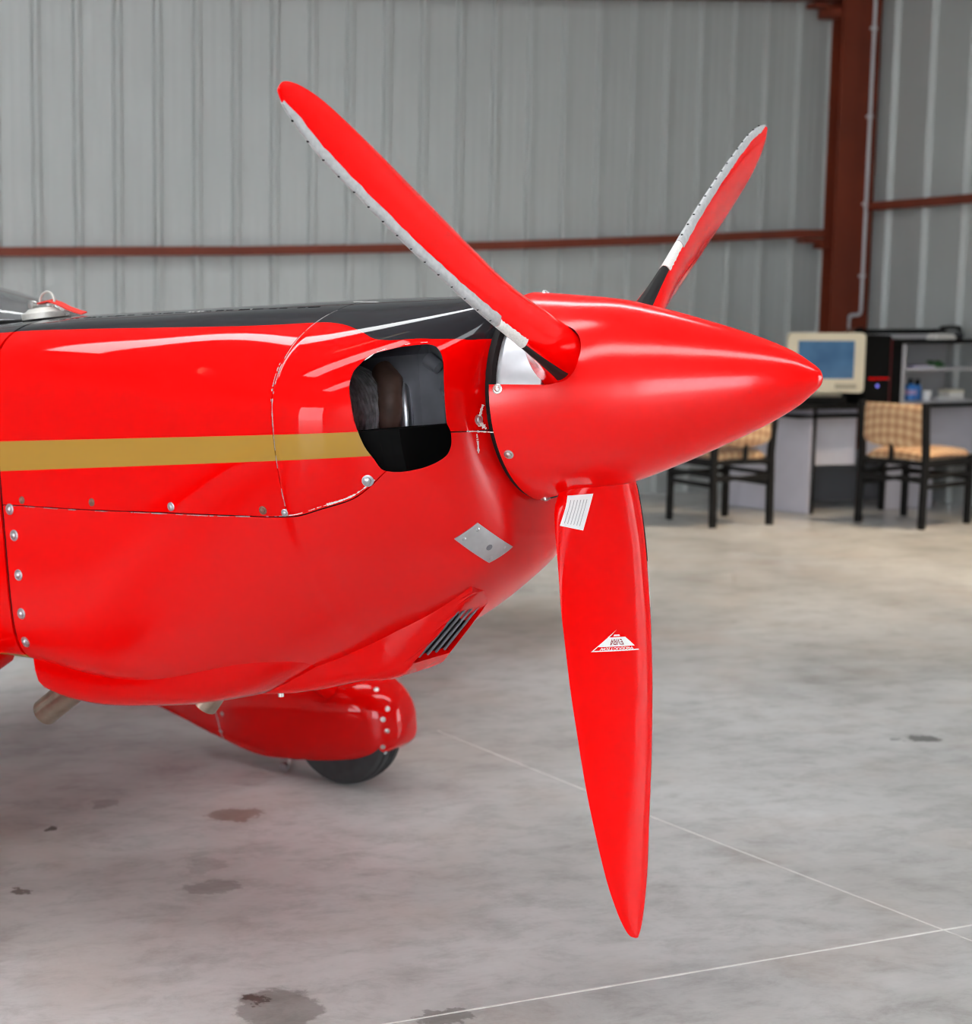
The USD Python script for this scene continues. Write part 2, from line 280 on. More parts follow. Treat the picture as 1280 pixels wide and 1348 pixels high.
def girt(pts, h, dep, off=0.036):
    """box rail along the wall following (t, z) points"""
    V = []
    for t, z in pts: V.append([(t, -off, z), (t, -off - dep, z), (t, -off - dep, z + h), (t, -off, z + h)])
    return grid(np.array(V, float))
gl = [(-9.9, 1.615), (-.25, 1.635), (1.3, 1.652), (2.5, 1.681), (3.4, 1.713), (4.4, 1.756), (5.3, 1.80), (5.56, 1.805)]
obj('wall_rail', girt([(t, z - .028) for t, z in gl], .056, .07), 'girt', wb, smooth=False, label='rust-red steel rail across the corrugated sheets')
obj('wall_rail', girt([(-9.9, 3.16), (0.3, 3.235), (2.2, 3.29), (3.4, 3.315), (5.36, 3.385), (5.6, 3.39)], .07, .09), 'girt', wb, smooth=False)
obj('rail_bracket', cat_(box(5.36, 5.58, -.13, -.03, 1.74, 1.765), box(5.5, 5.58, -.13, -.03, 1.70, 1.765)), 'girt', wb, smooth=False)
obj('rail_bracket', cat_(box(5.36, 5.58, -.14, -.03, 3.335, 3.365), box(5.46, 5.58, -.14, -.03, 3.27, 3.365)), 'girt', wb, smooth=False)
# right wall
wr = xf('wall_right', 'shaded grey corrugated steel wall to the right of the corner column', 'wall', mat=HM, kind='structure')
def to_right(m):   # profile drawn along +x,-y  ->  runs along -y at x = T1
    v = m.vertices.copy(); m.vertices = np.stack([T1 + v[:, 1], -v[:, 0], v[:, 2]], 1); m.fix_normals(); return m
RD = (9.3, 11.9, 3.0)                                   # doorway in the right wall
k = 0; i = 0
while k < 24:
    obj('wall_sheet', to_right(mirror_y(sheet(-.12 + k * .385, 3, .385, .034, 0, ROOF, rw=.034, tw=.075, lap=.0006 * (i % 2)))), 'wall', wr, smooth=False); k += 3; i += 1
obj('wall_panel', box(T1, T1 + .05, -RD[0], -9.0, 0, ROOF), 'wall', wr, smooth=False); obj('wall_panel', box(T1, T1 + .05, -N1, -RD[1], 0, ROOF), 'wall', wr, smooth=False); obj('wall_panel', box(T1, T1 + .05, -RD[1], -RD[0], RD[2], ROOF), 'wall', wr, smooth=False)
rg = to_right(girt([(.0, 1.965), (1.0, 1.962), (9.2, 1.95)], .056, .06)); obj('wall_rail', rg, 'girt', wr, smooth=False)
rg = to_right(girt([(.0, 3.45), (9.2, 3.45)], .06, .06)); obj('wall_rail', rg, 'girt', wr, smooth=False)
# left wall, front wall with the wide open hangar door, roof with translucent strips
wl = xf('wall_left', 'corrugated steel wall on the far left of the hangar', 'wall', mat=HM, kind='structure')
LD = (9.2, 11.8, 2.8)                                   # wide hangar door in the left wall: from, to, height
obj('wall_panel', box(T0 - .06, T0, -LD[0], 0, 0, ROOF), 'wall', wl, smooth=False)
obj('wall_panel', box(T0 - .06, T0, -N1, -LD[1], 0, ROOF), 'wall', wl, smooth=False)
obj('wall_panel', box(T0 - .06, T0, -LD[1], -LD[0], LD[2], ROOF), 'wall', wl, smooth=False)
wf = xf('wall_front', 'steel front wall of the hangar behind the viewer', 'wall', mat=HM, kind='structure')
FD = (-9.4, -5.0, 4.7)                                   # tall door in the front wall
obj('wall_panel', box(T0, FD[0], -N1 - .06, -N1, 0, ROOF), 'wall', wf, smooth=False); obj('wall_panel', box(FD[1], T1, -N1 - .06, -N1, 0, ROOF), 'wall', wf, smooth=False); obj('wall_panel', box(FD[0], FD[1], -N1 - .06, -N1, FD[2], ROOF), 'wall', wf, smooth=False)
ce = xf('ceiling', 'metal hangar roof with translucent skylight strips', 'ceiling', mat=HM, kind='structure')
SKYL = [(-5.0, 2.6, 3.95, 4.55), (-3.9, -0.7, 6.6, 7.2), (-6.0, 2.6, 8.9, 9.7)]       # t from, to, n from, to
cuts = [.1] + [-v for s in SKYL for v in s[2:]] + [-N1]
for a0, a1 in zip(cuts[0::2], cuts[1::2]): obj('roof_sheet', box(T0, T1 + .1, a1, a0, ROOF, ROOF + .06), 'roof', ce, smooth=False)
for s0, s1, n0, n1 in SKYL:
    obj('roof_sheet', box(T0, s0, -n1, -n0, ROOF, ROOF + .06), 'roof', ce, smooth=False); obj('roof_sheet', box(s1, T1 + .1, -n1, -n0, ROOF, ROOF + .06), 'roof', ce, smooth=False)
    obj('skylight_sheet', box(s0, s1, -n1, -n0, ROOF + .02, ROOF + .026), 'skylight', ce, smooth=False)
# corner column and its conduit
col = xf('trim_1', 'rust-red steel corner column between the two corrugated walls', 'column', mat=HM, kind='structure')
obj('column_flange', box(5.57, 5.71, -.17, -.155, 0, ROOF), 'girt', col, smooth=False)
obj('column_web', box(5.70, 5.71, -.155, -.04, 0, ROOF), 'girt', col, smooth=False)
obj('column_flange', box(5.71, 5.90, -.13, -.12, 0, ROOF), 'girt', col, smooth=False)
obj('column_flange', box(5.57, 5.90, -.05, -.04, 0, ROOF), 'girt', col, smooth=False)
cd = xf('electrical_conduit', 'thin white electrical conduit running down the rust-red column to a socket box', 'conduit', mat=HM)
obj('pipe', tube([(5.832, -.148, 4.9), (5.832, -.148, 1.27), (5.825, -.148, 1.245), (5.81, -.148, 1.238), (5.755, -.148, 1.235), (5.74, -.148, 1.225), (5.735, -.148, 1.2), (5.735, -.148, 1.0)], .0125, 10), 'pvc', cd)
for z in (1.5, 2.0, 2.6, 3.2): obj('clip', box(5.81, 5.854, -.152, -.13, z, z + .02), 'pvc', cd, smooth=False)
obj('socket_box', box(5.70, 5.80, -.19, -.13, 1.02, 1.14, .008), 'brown_metal', cd, smooth=False)
obj('plug', lathe([(0, .02), (.03, .024), (.05, .018)], (5.785, -.19, 1.13), (0, -1, 0), 12), 'black', cd)
# ceiling lamps (seen in the reflections)
for j, (t, n) in enumerate([(-5.0, 6.0), (-5.0, 9.5), (-1.0, 6.0), (-1.0, 9.5), (2.6, 6.0), (2.6, 9.5), (2.6, 13.0), (-1.0, 13.0)]):
    lm = xf('tube_lamp', 'fluorescent tube lamp under the hangar roof, %s bay, %s row from the back wall' % ({-5.0: 'left', -1.0: 'middle', 2.6: 'right'}[t], {6.0: 'first', 9.5: 'second', 13.0: 'third'}[n]), 'lamp', loc=HW(t, n, 4.55), rotz=AN, group='tube lamps under the roof')
    obj('housing', box(-.62, .62, -.06, .06, .02, .09, .01), 'white', lm, smooth=False)
    obj('tube', tube([(-.58, 0, 0), (.58, 0, 0)], .016, 10), 'tube', lm)
    for x_ in (-.5, .48): obj('bracket', box(x_, x_ + .02, -.006, .006, .085, .455), 'steel', lm, smooth=False)
fl_ = xf('wall_lamp', 'warm floodlight on a bracket high on the right wall', 'lamp', loc=HW(T1 - .25, 3.0, 3.35), rotz=AN)
_d = np.array([-.50, .0, -.866]); _d /= np.linalg.norm(_d)
obj('hood', lathe([(-.16, .02), (-.16, .10), (-.06, .15), (.20, .17), (.20, .165), (-.05, .145), (-.15, .095), (-.15, .02)], (0, 0, 0), _d, 32), 'black', fl_); obj('bracket', cat_(box(.06, .24, -.02, .02, .14, .18)), 'steel', fl_, smooth=False)
rl = UsdLux.DiskLight.Define(stage, '/World/wall_lamp/flood_light'); rl.CreateRadiusAttr(.075); rl.CreateIntensityAttr(8800.0); rl.CreateColorAttr(Gf.Vec3f(1.0, 0.80, 0.56))
_x = np.array([0, 1.0, 0]); _y = np.cross(-_d, _x); _p = -_d * .10
UsdGeom.Xformable(rl).AddTransformOp().Set(Gf.Matrix4d(*_x, 0, *_y, 0, *(-_d), 0, *_p, 1))
# ================================================================ THE AEROPLANE  (b aft of the spinner base, s to starboard, u up)
AX_A = np.array([0.7637, -0.6381, 0.0984]); AX_A /= np.linalg.norm(AX_A)
AX_S = np.array([-AX_A[1], AX_A[0], 0.0]) * -1; AX_S /= np.linalg.norm(AX_S); AX_U = np.cross(AX_S, AX_A)
HUB = np.array([0.6541, 2.983, 1.1785]); HB = 0.1035; BASE = HUB - AX_A * HB
B0 = 1.25; HZ = (BASE[2] - B0 * AX_A[2]) / AX_U[2]
ORG = BASE - AX_A * B0 - AX_U * HZ
AIR = xf('aeroplane', 'red aerobatic aeroplane with a black-topped cowling, gold cheat line and three-blade propeller', 'aeroplane',
         mat=Gf.Matrix4d(*AX_A, 0, *(-AX_S), 0, *AX_U, 0, *ORG, 1))
def lc(p):
    p = np.asarray(p, float); return np.stack([B0 - p[..., 0], -p[..., 1], p[..., 2] + HZ], -1)
def air(name, mesh, mat, parent=None, smooth=35, label=None, kind=None):
    m = mesh.copy(); m.vertices = lc(m.vertices); return obj(name, m, mat, parent or AIR, smooth, label=label, kind=kind)
def SM(x, y, sig=.05):   # a faired curve through the stations (kept tight at the nose)
    xs = np.linspace(-.6, 3.2, 3801); f = PC(x, y); v = f(np.clip(xs, x[0], x[-1])); k = np.arange(-200, 201) * .001; g = np.exp(-.5 * (k / sig) ** 2); g /= g.sum()
    sm = np.convolve(np.pad(v, 200, mode='edge'), g, 'valid'); w = np.clip((xs - .10) / .22, 0, 1); w = w * w * (3 - 2 * w); return PC(xs[::8], ((1 - w) * v + w * sm)[::8])
TT = SM([.01, .17, .31, .53, .8, 1.05, 1.6, 2.6], [.187, .199, .2095, .2205, .233, .245, .25, .22])
BOT = SM([.01, .0145, .028, .046, .11, .2, .31, .45, .6, .75, .9, 1.05, 1.6, 2.6], [.187, .25, .288, .312, .363, .422, .475, .517, .532, .530, .510, .478, .462, .36])
NU = SM([.01, .31, .6, 1.05, 2.6], [2, 2.05, 3, 4, 3.5], .08); NL = SM([.01, .2, .31, .6, 1.05, 1.6, 2.6], [2, 2, 2.05, 3.2, 11, 11, 8], .08)
WA = SM([.0, .31, .45, .7, 1.05, 1.6, 2.6], [.406, .406, .404, .392, .378, .37, .27], .06)
def WI(b):
    b = np.asarray(b, float); x = np.clip((b - .01) / .30, 0, 1)
    return np.where(b < .31, .187 + .219 * np.sqrt(np.maximum(1 - (1 - x) ** 2.2, 0)), WA(np.clip(b, .31, 2.6)))
def FI(p):
    b = np.clip(p[..., 0], .0102, 2.6); s, u = p[..., 1], p[..., 2]
    h = np.where(u >= 0, TT(b), BOT(b)); n = np.where(u >= 0, NU(b), NL(b)); return (np.abs(s) / WI(b)) ** n + (np.abs(u) / h) ** n - 1
def GR(p, e=4e-4):
    p = np.array(p, float); p[..., 0] = np.maximum(p[..., 0], .0108); out = np.zeros_like(p)
    for k in range(3):
        d = np.zeros(3); d[k] = e; out[..., k] = (FI(p + d) - FI(p - d)) / (2 * e)
    return out
def NORM(p):
    g = GR(p); return g / np.linalg.norm(g, axis=-1, keepdims=True)
def onto(p, off=0.0):
    p = np.array(p, float)
    for _ in range(6):
        g = GR(p); p = p - FI(p)[..., None] * g / (g * g).sum(-1, keepdims=True) * .9
    return p + off * NORM(p)
def sect(b, nphi, inset=0.0):
    ph = np.linspace(0, 2 * np.pi, nphi, endpoint=False); c, s_ = np.cos(ph), np.sin(ph)
    w = WI(b) - inset; h = np.where(s_ >= 0, TT(b), BOT(b)) - inset; n = np.where(s_ >= 0, NU(b), NL(b))
    r = ((np.abs(c) / w) ** n + (np.abs(s_) / h) ** n) ** (-1 / n)
    return np.stack([np.full(nphi, b), r * c, r * s_], 1)
bs_ = np.concatenate([.01 + .30 * np.linspace(0, 1, 44) ** 2, np.linspace(.31, 1.056, 34)[1:]])
outer = grid(np.array([sect(b, 200) for b in bs_]))
TH = 0.011
inner = grid(np.array([[*map(tuple, sect(b, 96, TH) + np.array([TH * .6 if b < .1 else 0, 0, 0]))] for b in np.concatenate([.01 + .30 * np.linspace(.0, 1, 24) ** 2, np.linspace(.31, 1.12, 14)[1:]])]))
shell = to_man(outer) - to_man(inner)
shell = shell - to_man(lathe([(-.05, .165), (.06, .165)], (0, 0, 0), (1, 0, 0), 64))
INLET = np.array([(.156, .343, .083), (.148, .328, .095), (.129, .312, .101), (.100, .288, .106), (.075, .267, .107), (.061, .256, .103), (.052, .254, .092), (.045, .258, .074), (.041, .266, .043), (.040, .269, .009),
    (.040, .268, -.028), (.037, .261, -.048), (.038, .260, -.065), (.043, .265, -.083), (.054, .280, -.095), (.077, .305, -.105), (.102, .327, -.108), (.124, .345, -.103), (.135, .357, -.081), (.144, .366, -.062), (.151, .373, -.036), (.156, .377, -.010), (.161, .376, .025), (.165, .369, .049), (.164, .359, .067)])
def smooth_loop(P, n=100):
    P = np.asarray(P); Q = np.vstack([P[-3:], P, P[:3]]); t = np.cumsum(np.r_[0, np.linalg.norm(np.diff(Q, axis=0), axis=1)])
    return PC(t, Q)(np.linspace(t[3], t[3 + len(P)], n, endpoint=False))
inl = smooth_loop(INLET)
Dn = np.array([-.55, .835, 0.0])
def prism(loop, d, l0, l1):
    a, b = loop + d * l0, loop + d * l1; m = grid(np.array([a, b])); return m
for sg in (1, -1):
    cut = prism(inl * [1, sg, 1], Dn * [1, sg, 1], -.055, .08); cut.fix_normals(); shell = shell - to_man(cut)
SPL = PC([-.1, .0, .026, .039, .127, .147, .182, .237, .306, .443, .578, .837, 1.03, 1.2], [-.05, -.05, -.047, -.046, -.112, -.129, -.15, -.164, -.177, -.171, -.164, -.153, -.142, -.136])
def bu_prism(poly):
    m = trimesh.creation.extrude_polygon(Polygon(poly), 2.0); v = m.vertices.copy(); m.vertices = np.stack([v[:, 0], v[:, 2] - 1.0, v[:, 1]], 1); m.fix_normals(); return to_man(m)
def above(b0, b1, g): x = np.linspace(b0, b1, 60); return [(v, float(SPL(v)) + g) for v in x] + [(b1, 1), (b0, 1)]
SEAM = .3115; G = .0011
nose_m = shell ^ bu_prism(above(-.1, SEAM - G, G)); top_m = shell ^ bu_prism(above(SEAM + G, 1.2, G))
xx = np.linspace(-.1, 1.2, 120); low_m = shell ^ bu_prism([(v, float(SPL(v)) - G) for v in xx] + [(1.2, -1.5), (-.1, -1.5)])
UB = PC([-.1, .02, .033, .062, .09, .123, .148, .197, .248, .289, .32, .394, .665, .868, 1.05, 1.6, 2.6], [.109, .109, .112, .115, .118, .1185, .1215, .141, .157, .164, .166, .169, .188, .203, .214, .225, .2])
def attrs(p, inner_d=.0075):
    blk = p[:, 2] - UB(np.clip(p[:, 0], -.1, 2.6)); mid = .5 * ((-.0378 + .0265 * p[:, 0]) + (-.0775 + .006 * p[:, 0])); hw = .5 * ((-.0378 + .0265 * p[:, 0]) - (-.0775 + .006 * p[:, 0]))
    gld = np.minimum(hw - np.abs(p[:, 2] - mid), p[:, 0] - .11); g = GR(p); dist = -FI(p) / np.maximum(np.linalg.norm(g, axis=1), 1e-6)
    return blk, gld, (dist > inner_d).astype(float)
def panel(name, man, mat, label=None, gold2=False):
    t = from_man(man); v, f = t.vertices, t.faces; g = GR(v); d = np.abs(FI(v)) / np.maximum(np.linalg.norm(g, axis=1), 1e-6)
    on = (d < 6e-4) & (v[:, 0] > .0104); fo = on[f].all(1)
    fn = np.cross(v[f[:, 1]] - v[f[:, 0]], v[f[:, 2]] - v[f[:, 0]]); fn /= np.maximum(np.linalg.norm(fn, axis=1, keepdims=True), 1e-12)
    fo &= (fn * NORM(v[f].mean(1))).sum(1) > .8
    vo, inv = np.unique(f[fo], return_inverse=True); A = v[vo]; fa = inv.reshape(-1, 3); na = NORM(A)
    rest = trimesh.Trimesh(v, f[~fo], process=False); rest.remove_unreferenced_vertices(); vb, fb, nb = meshkit.arrays(rest, 30)
    ca, cb = attrs(A), attrs(vb); ca[2][:] = 0
    if gold2:
        for c, P in ((ca, A), (cb, vb)): c[1][:] = np.maximum(c[1], -.4585 - P[:, 2])
    V = np.vstack([A, vb]); N = np.vstack([na, nb]); Fc = np.vstack([fa, fb + len(A)])
    return raw(name, lc(V), Fc, N * [-1, -1, 1], mat, AIR, {k: np.concatenate([ca[i], cb[i]]) for i, k in enumerate(('blk', 'gld', 'inner'))}, label)
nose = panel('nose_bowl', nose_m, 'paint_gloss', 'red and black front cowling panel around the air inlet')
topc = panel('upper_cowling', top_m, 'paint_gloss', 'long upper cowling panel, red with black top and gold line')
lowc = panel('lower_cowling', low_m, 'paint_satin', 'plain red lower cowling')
# fuselage behind the firewall gap
fus_o = grid(np.array([sect(b, 160) for b in np.linspace(1.0645, 2.6, 26)])); fus = panel('fuselage', to_man(fus_o), 'paint_gloss', 'red fuselage side behind the cowling gap', gold2=True)
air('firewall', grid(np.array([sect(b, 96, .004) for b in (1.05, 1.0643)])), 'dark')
# exhaust fairing under the rear of the lower cowling
fair = []
FB = PC([.36, .45, .6, .75, .9, 1.0, 1.058], [.465, .505, .555, .575, .580, .570, .552]); FW = PC([.36, .6, .9, 1.058], [.20, .285, .326, .328])
for b in np.linspace(.36, 1.058, 30):
    w, h, n_ = float(FW(b)), float(FB(b)) - .36, 3.0 + 5.0 * (b - .36) / .7; ph = np.linspace(0, 2 * np.pi, 96, endpoint=False); c, s_ = np.cos(ph), np.sin(ph)
    r = ((np.abs(c) / w) ** n_ + (np.abs(s_) / h) ** n_) ** (-1 / n_); fair.append(np.stack([np.full(96, b), r * c, -.36 + r * s_], 1))
air('exhaust_fairing', grid(np.array(fair)), 'red', smooth=40)
# oil cooler scoop
S0, SW = .075, .082
sc = []
for b, uu in [(.10, -.345), (.132, -.380), (.18, -.43), (.248, -.498), (.29, -.512), (.36, -.518), (.44, -.536), (.52, -.549), (.64, -.558), (.72, -.555)]:
    w = np.interp(b, [.10, .14, .25], [.052, .060, SW]) + max(0, b - .25) * .05; top = -.30; h = (top - uu) / 2; ph = np.linspace(0, 2 * np.pi, 56, endpoint=False); c, s_ = np.cos(ph), np.sin(ph); n = 7
    r = ((np.abs(c) / w) ** n + (np.abs(s_) / h) ** n) ** (-1 / n); sc.append(np.stack([np.full(56, b), S0 + r * c, (top + uu) / 2 + r * s_], 1))
scm = to_man(grid(np.array(sc)))
dl = np.array([.106, 0, -.1045]); dl /= np.linalg.norm(dl); dn = np.array([-.1045, 0, -.106]); dn /= np.linalg.norm(dn)
oc = np.array([.132, S0, -.374]); q4 = np.array([[.004, -.05], [.004, .05], [.142, .064], [.142, -.064]])
def on_open(a, s_, d): return oc + a * dl + np.array([0, s_, 0]) + d * dn
loop = np.array([on_open(a, s_, 0) for a, s_ in q4]); cut = prism(loop, dn, -.016, .06); cut.fix_normals()
big = prism(np.array([on_open(a, s_, 0) for a, s_ in [(-.3, -.3), (-.3, .3), (.4, .3), (.4, -.3)]]), dn, .004, .4); big.fix_normals()
scoop = from_man(scm - to_man(cut) - to_man(big)); air('air_scoop', scoop, 'red', smooth=32, label='red angular air scoop with a dark grille')
scp = stage.GetPrimAtPath('/World/aeroplane/air_scoop')
bm = prism(np.array([on_open(a, s_, 0) for a, s_ in q4 * .998]), dn, -.0165, -.010); air('grille_back', bm, 'dark', scp, smooth=False)
for k in range(4):
    s_ = -.036 + .024 * k; pts = [on_open(a, s_ * (1 + 1.6 * a), -.003) for a in np.linspace(.004, .136, 6)]; air('grille_bar', tube(pts, .0026, 8), 'crankcase', scp)
# exhaust stubs, drain
def pipe(p, d, r, L):
    d = np.array(d, float); d /= np.linalg.norm(d); p = np.array(p); o = lathe([(0, r), (L, r), (L, r - .003), (L - .12, r - .003)], p, d, 28); return o
E1P = np.array([.985, .25, -.522]); air('exhaust_pipe', pipe(E1P, (.80, -.02, -.46), .030, .160), 'exhaust')
E2P = np.array([.655, .17, -.50]); air('exhaust_pipe', pipe(E2P, (.62, .10, -.72), .027, .10), 'exhaust')
air('drain_tube', lathe([(0, .006), (.022, .006), (.022, .004)], (.60, .08, -.548), (0, 0, -1), 12), 'steel')
# aluminium plate on the chin
PL = np.array([(.073, .222, -.229), (.043, .194, -.204), (.036, .098, -.254), (.062, .134, -.279)])
def patch(corners, off, thick, nu=8, nv=8):
    gu, gv = np.meshgrid(np.linspace(0, 1, nu), np.linspace(0, 1, nv), indexing='ij'); c = np.asarray(corners, float)
    p = (1 - gu)[..., None] * ((1 - gv)[..., None] * c[0] + gv[..., None] * c[3]) + gu[..., None] * ((1 - gv)[..., None] * c[1] + gv[..., None] * c[2])
    a = onto(p, off + thick); b = onto(p, off); V = np.vstack([a.reshape(-1, 3), b.reshape(-1, 3)]); i, j = np.meshgrid(np.arange(nu - 1), np.arange(nv - 1), indexing='ij'); i = (i * nv + j).ravel()
    Ft = np.vstack([np.stack([i, i + nv, i + nv + 1], 1), np.stack([i, i + nv + 1, i + 1], 1)]); o = nu * nv; Fb = Ft[:, ::-1] + o
    rim = list(range(0, nv)) + [k * nv + nv - 1 for k in range(1, nu)] + [(nu - 1) * nv + k for k in range(nv - 2, -1, -1)] + [k * nv for k in range(nu - 2, 0, -1)]
    R = np.array(rim); Q = np.roll(R, -1); Fs = np.vstack([np.stack([R, Q, Q + o], 1), np.stack([R, Q + o, R + o], 1)])
    t = trimesh.Trimesh(V, np.vstack([Ft, Fb, Fs]), process=False); t.fix_normals(); return t
plate = air('inspection_plate', patch(PL, .0005, .0016), 'alu_plate', smooth=20, label='bare aluminium plate with four rivets')
def rivet(p, n, r, h): return lathe([(-.001, r), (h * .35, r * .95), (h * .8, r * .6), (h, r * .1)], p, n, 14)
def bil(c, a, b): c = np.asarray(c); return (1 - a) * ((1 - b) * c[0] + b * c[3]) + a * ((1 - b) * c[1] + b * c[2])
for a, b in ((.22, .12), (.80, .12), (.20, .90), (.80, .88)):
    p = onto(bil(PL, a, b)); n = NORM(p); air('rivet', rivet(p + n * .0015, n, .0042, .002), 'alu', plate)
p = onto(bil(PL, .52, .62)); n = NORM(p); air('dimple', lathe([(.0016, .0065), (.0024, .006), (.0025, .001)], p, n, 16), 'crankcase', plate)
# screws along the cowling seams
def screw(parent, p, n, r=.0095, mat='steel', h=.004):
    air('screw', lathe([(-.001, r), (.0012, r), (.0016, r * .86), (.0006, r * .78), (.0008, r * .62), (h * .7, r * .55), (h, r * .3), (h, .0003)], p, n, 18), mat, parent)
for p, r, mt in [((.996, .379, -.132), .008, 'rust_screw'), ((.789, .388, -.14), .008, 'rust_screw'), ((.574, .395, -.152), .0085, 'alu'), ((.361, .386, -.163), .008, 'rust_screw'), ((.316, .38, -.168), .007, 'alu')]:
    q_ = onto(np.array(p)); screw(topc, q_, NORM(q_), r, mt)
for p in [(1.036, .378, -.15), (1.029, .378, -.204), (1.026, .377, -.286), (1.029, .371, -.366), (1.034, .36, -.424)]:
    q_ = onto(np.array(p)); screw(lowc, q_, NORM(q_), .0118, 'alu', .006)
for p, r in [((.151, .354, -.118), .0105), ((.021, .203, -.029), .010)]:
    q_ = onto(np.array(p)); screw(nose, q_, NORM(q_), r, 'alu', .005)
# chipped paint along the panel edges
def chips(path, w, seed, keep=.75, n=None):
    r = np.random.default_rng(seed); path = np.asarray(path, float); L = np.r_[0, np.cumsum(np.linalg.norm(np.diff(path, axis=0), axis=1))]; k = n or max(8, int(L[-1] / .0045))
    t = np.linspace(0, L[-1], k); P = np.stack([np.interp(t, L, path[:, i]) for i in range(3)], 1); P = onto(P, .0004); N = NORM(P); T = np.gradient(P, axis=0); T /= np.linalg.norm(T, axis=1, keepdims=True); S = np.cross(N, T)
    sm = np.convolve(r.random(k + 8), np.ones(5) / 5, 'same')[4:4 + k]; wd = w * (.3 + 1.3 * np.convolve(np.pad(r.random(k), 1, mode='edge'), [.3, .4, .3], 'valid') ** 2); on = sm > np.quantile(sm, 1 - keep); V, F_ = [], []
    for i in range(k - 1):
        if not on[i]: continue
        o = len(V); a, b = wd[i] * (.4 + .6 * r.random()), wd[i + 1]
        V += [P[i] - S[i] * a, P[i] + S[i] * a * .8, P[i + 1] + S[i + 1] * b * .8, P[i + 1] - S[i + 1] * b] + [q - N[i] * .0009 for q in (P[i] - S[i] * a, P[i] + S[i] * a * .8, P[i + 1] + S[i + 1] * b * .8, P[i + 1] - S[i + 1] * b)]
        F_ += [[o, o + 1, o + 2], [o, o + 2, o + 3], [o, o + 4, o + 1], [o + 1, o + 4, o + 5], [o + 2, o + 7, o + 3], [o + 2, o + 6, o + 7], [o + 1, o + 5, o + 2], [o + 2, o + 5, o + 6], [o, o + 3, o + 4], [o + 3, o + 7, o + 4]]
    return trimesh.Trimesh(np.array(V), np.array(F_), process=False)
def seam_u(b0, b1, off, n=60):
    x = np.linspace(b0, b1, n); return np.stack([x, WI(x) * .97, SPL(x) + off], 1)
seam_b = np.array([(SEAM, s_, u_) for s_, u_ in [(.19, .19), (.275, .164), (.317, .147), (.352, .126), (.375, .103), (.391, .08), (.401, .047), (.405, .024), (.406, .006), (.405, -.02), (.401, -.042), (.397, -.068), (.387, -.112), (.371, -.172)]])
wear = cat_(chips(seam_u(.315, 1.04, -.0016), .0011, 1, .55), chips(seam_b - [.0018, 0, 0], .0013, 2, .8), chips(seam_b[4:9] + [.0015, 0, 0], .002, 21, .5))
air('seam_wear', wear, 'chip_grey', smooth=False, kind='stuff', label='worn paint along the cowling seams')
white_w = cat_(chips(seam_u(.15, .225, -.001), .0028, 3, .8), chips(seam_u(.135, .31, -.0012), .0011, 13, .8), chips([(.026, .235, -.047), (.024, .21, -.0475), (.0215, .178, -.05)], .0022, 4, .95, 26),
    chips([(.021, .207, -.028), (.0213, .20, -.02), (.0212, .198, -.012), (.0213, .195, -.004)], .006, 5, 1, 22), chips([(.0215, .205, -.04), (.0215, .20, -.034), (.0215, .19, -.044)], .006, 55, 1, 22), chips([(.0245, .207, -.052), (.026, .203, -.068), (.028, .2, -.083)], .0035, 6, .9, 20),
    chips(np.array([(.152, .338, .086), (.14, .323, .099), (.125, .309, .1045)]), .0016, 7, .9, 16), chips(np.array([(.10, .289, .109), (.085, .277, .1105), (.07, .264, .110)]), .0014, 8, .6, 14), chips([(.66, .205, .222), (.5, .185, .212)], .002, 9, .35, 14), chips([(.355, .10, .2), (.30, .11, .2), (.26, .12, .196)], .0035, 10, .7, 14))
air('paint_chip', white_w, 'chip', smooth=False, kind='stuff', label='white chips in the red paint')
# top hinge line
hx = np.linspace(.37, 1.0, 22)
def hinge_s(b): return np.interp(b, [.356, .467, .66, .952], [.16, .18, .202, .226]) 
hg = [chips([(x0, hinge_s(x0), .2), (x0 + .024, hinge_s(x0 + .024), .2)], .0035, 60 + i, 1, 4) for i, x0 in enumerate(hx)]
air('hinge_line', cat_(*hg), 'dark', smooth=False, kind='stuff')
# ---- spinner, hub and blades
SPR = PC([0, .08, .16, .24, .32, .38, .43, .47, .49, .50, .507, .511], [.19, .1768, .162, .1377, .1093, .0861, .0641, .0423, .0275, .0195, .0115, 0.0006])
xs1 = np.concatenate([np.linspace(0, .46, 40), .46 + .051 * np.sin(np.linspace(0, np.pi / 2, 26))[1:]])
def rev(xs, rs, seg): return lathe([(x, r) for x, r in zip(xs, rs)], (0, 0, 0), (-1, 0, 0), seg)
so = to_man(rev(xs1, SPR(xs1), 144)); xi = np.linspace(-.02, .47, 30); si = to_man(rev(xi, np.maximum(SPR(np.clip(xi, 0, .5)) - .0035, .002), 96)); spn = so - si
PHI0 = -.0579
def bdir(k):
    t = PHI0 + k * 2 * np.pi / 3; return np.array([0, math.sin(t), -math.cos(t)]), np.array([0, math.cos(t), math.sin(t)])   # radial, tangent
R_SLOT, X_SLOT = .0575, .0995
for k in range(3):
    d, tn = bdir(k); th = np.linspace(-np.pi / 2, np.pi / 2, 24); lp = [(-.05, -R_SLOT), *[(X_SLOT + R_SLOT * math.cos(t), R_SLOT * math.sin(t)) for t in th], (-.05, R_SLOT)]
    L3 = np.array([np.array([-x, 0, 0]) + y * tn for x, y in lp]); c = prism(L3, d, .06, .3); c.fix_normals(); spn = spn - to_man(c)
spt = from_man(spn); v, f = spt.vertices, spt.faces; rad = np.hypot(v[:, 1], v[:, 2]); xa = -v[:, 0]
onS = np.abs(rad - SPR(np.clip(xa, 0, .511))) < 8e-4; fo = onS[f].all(1); ct = v[f].mean(1)
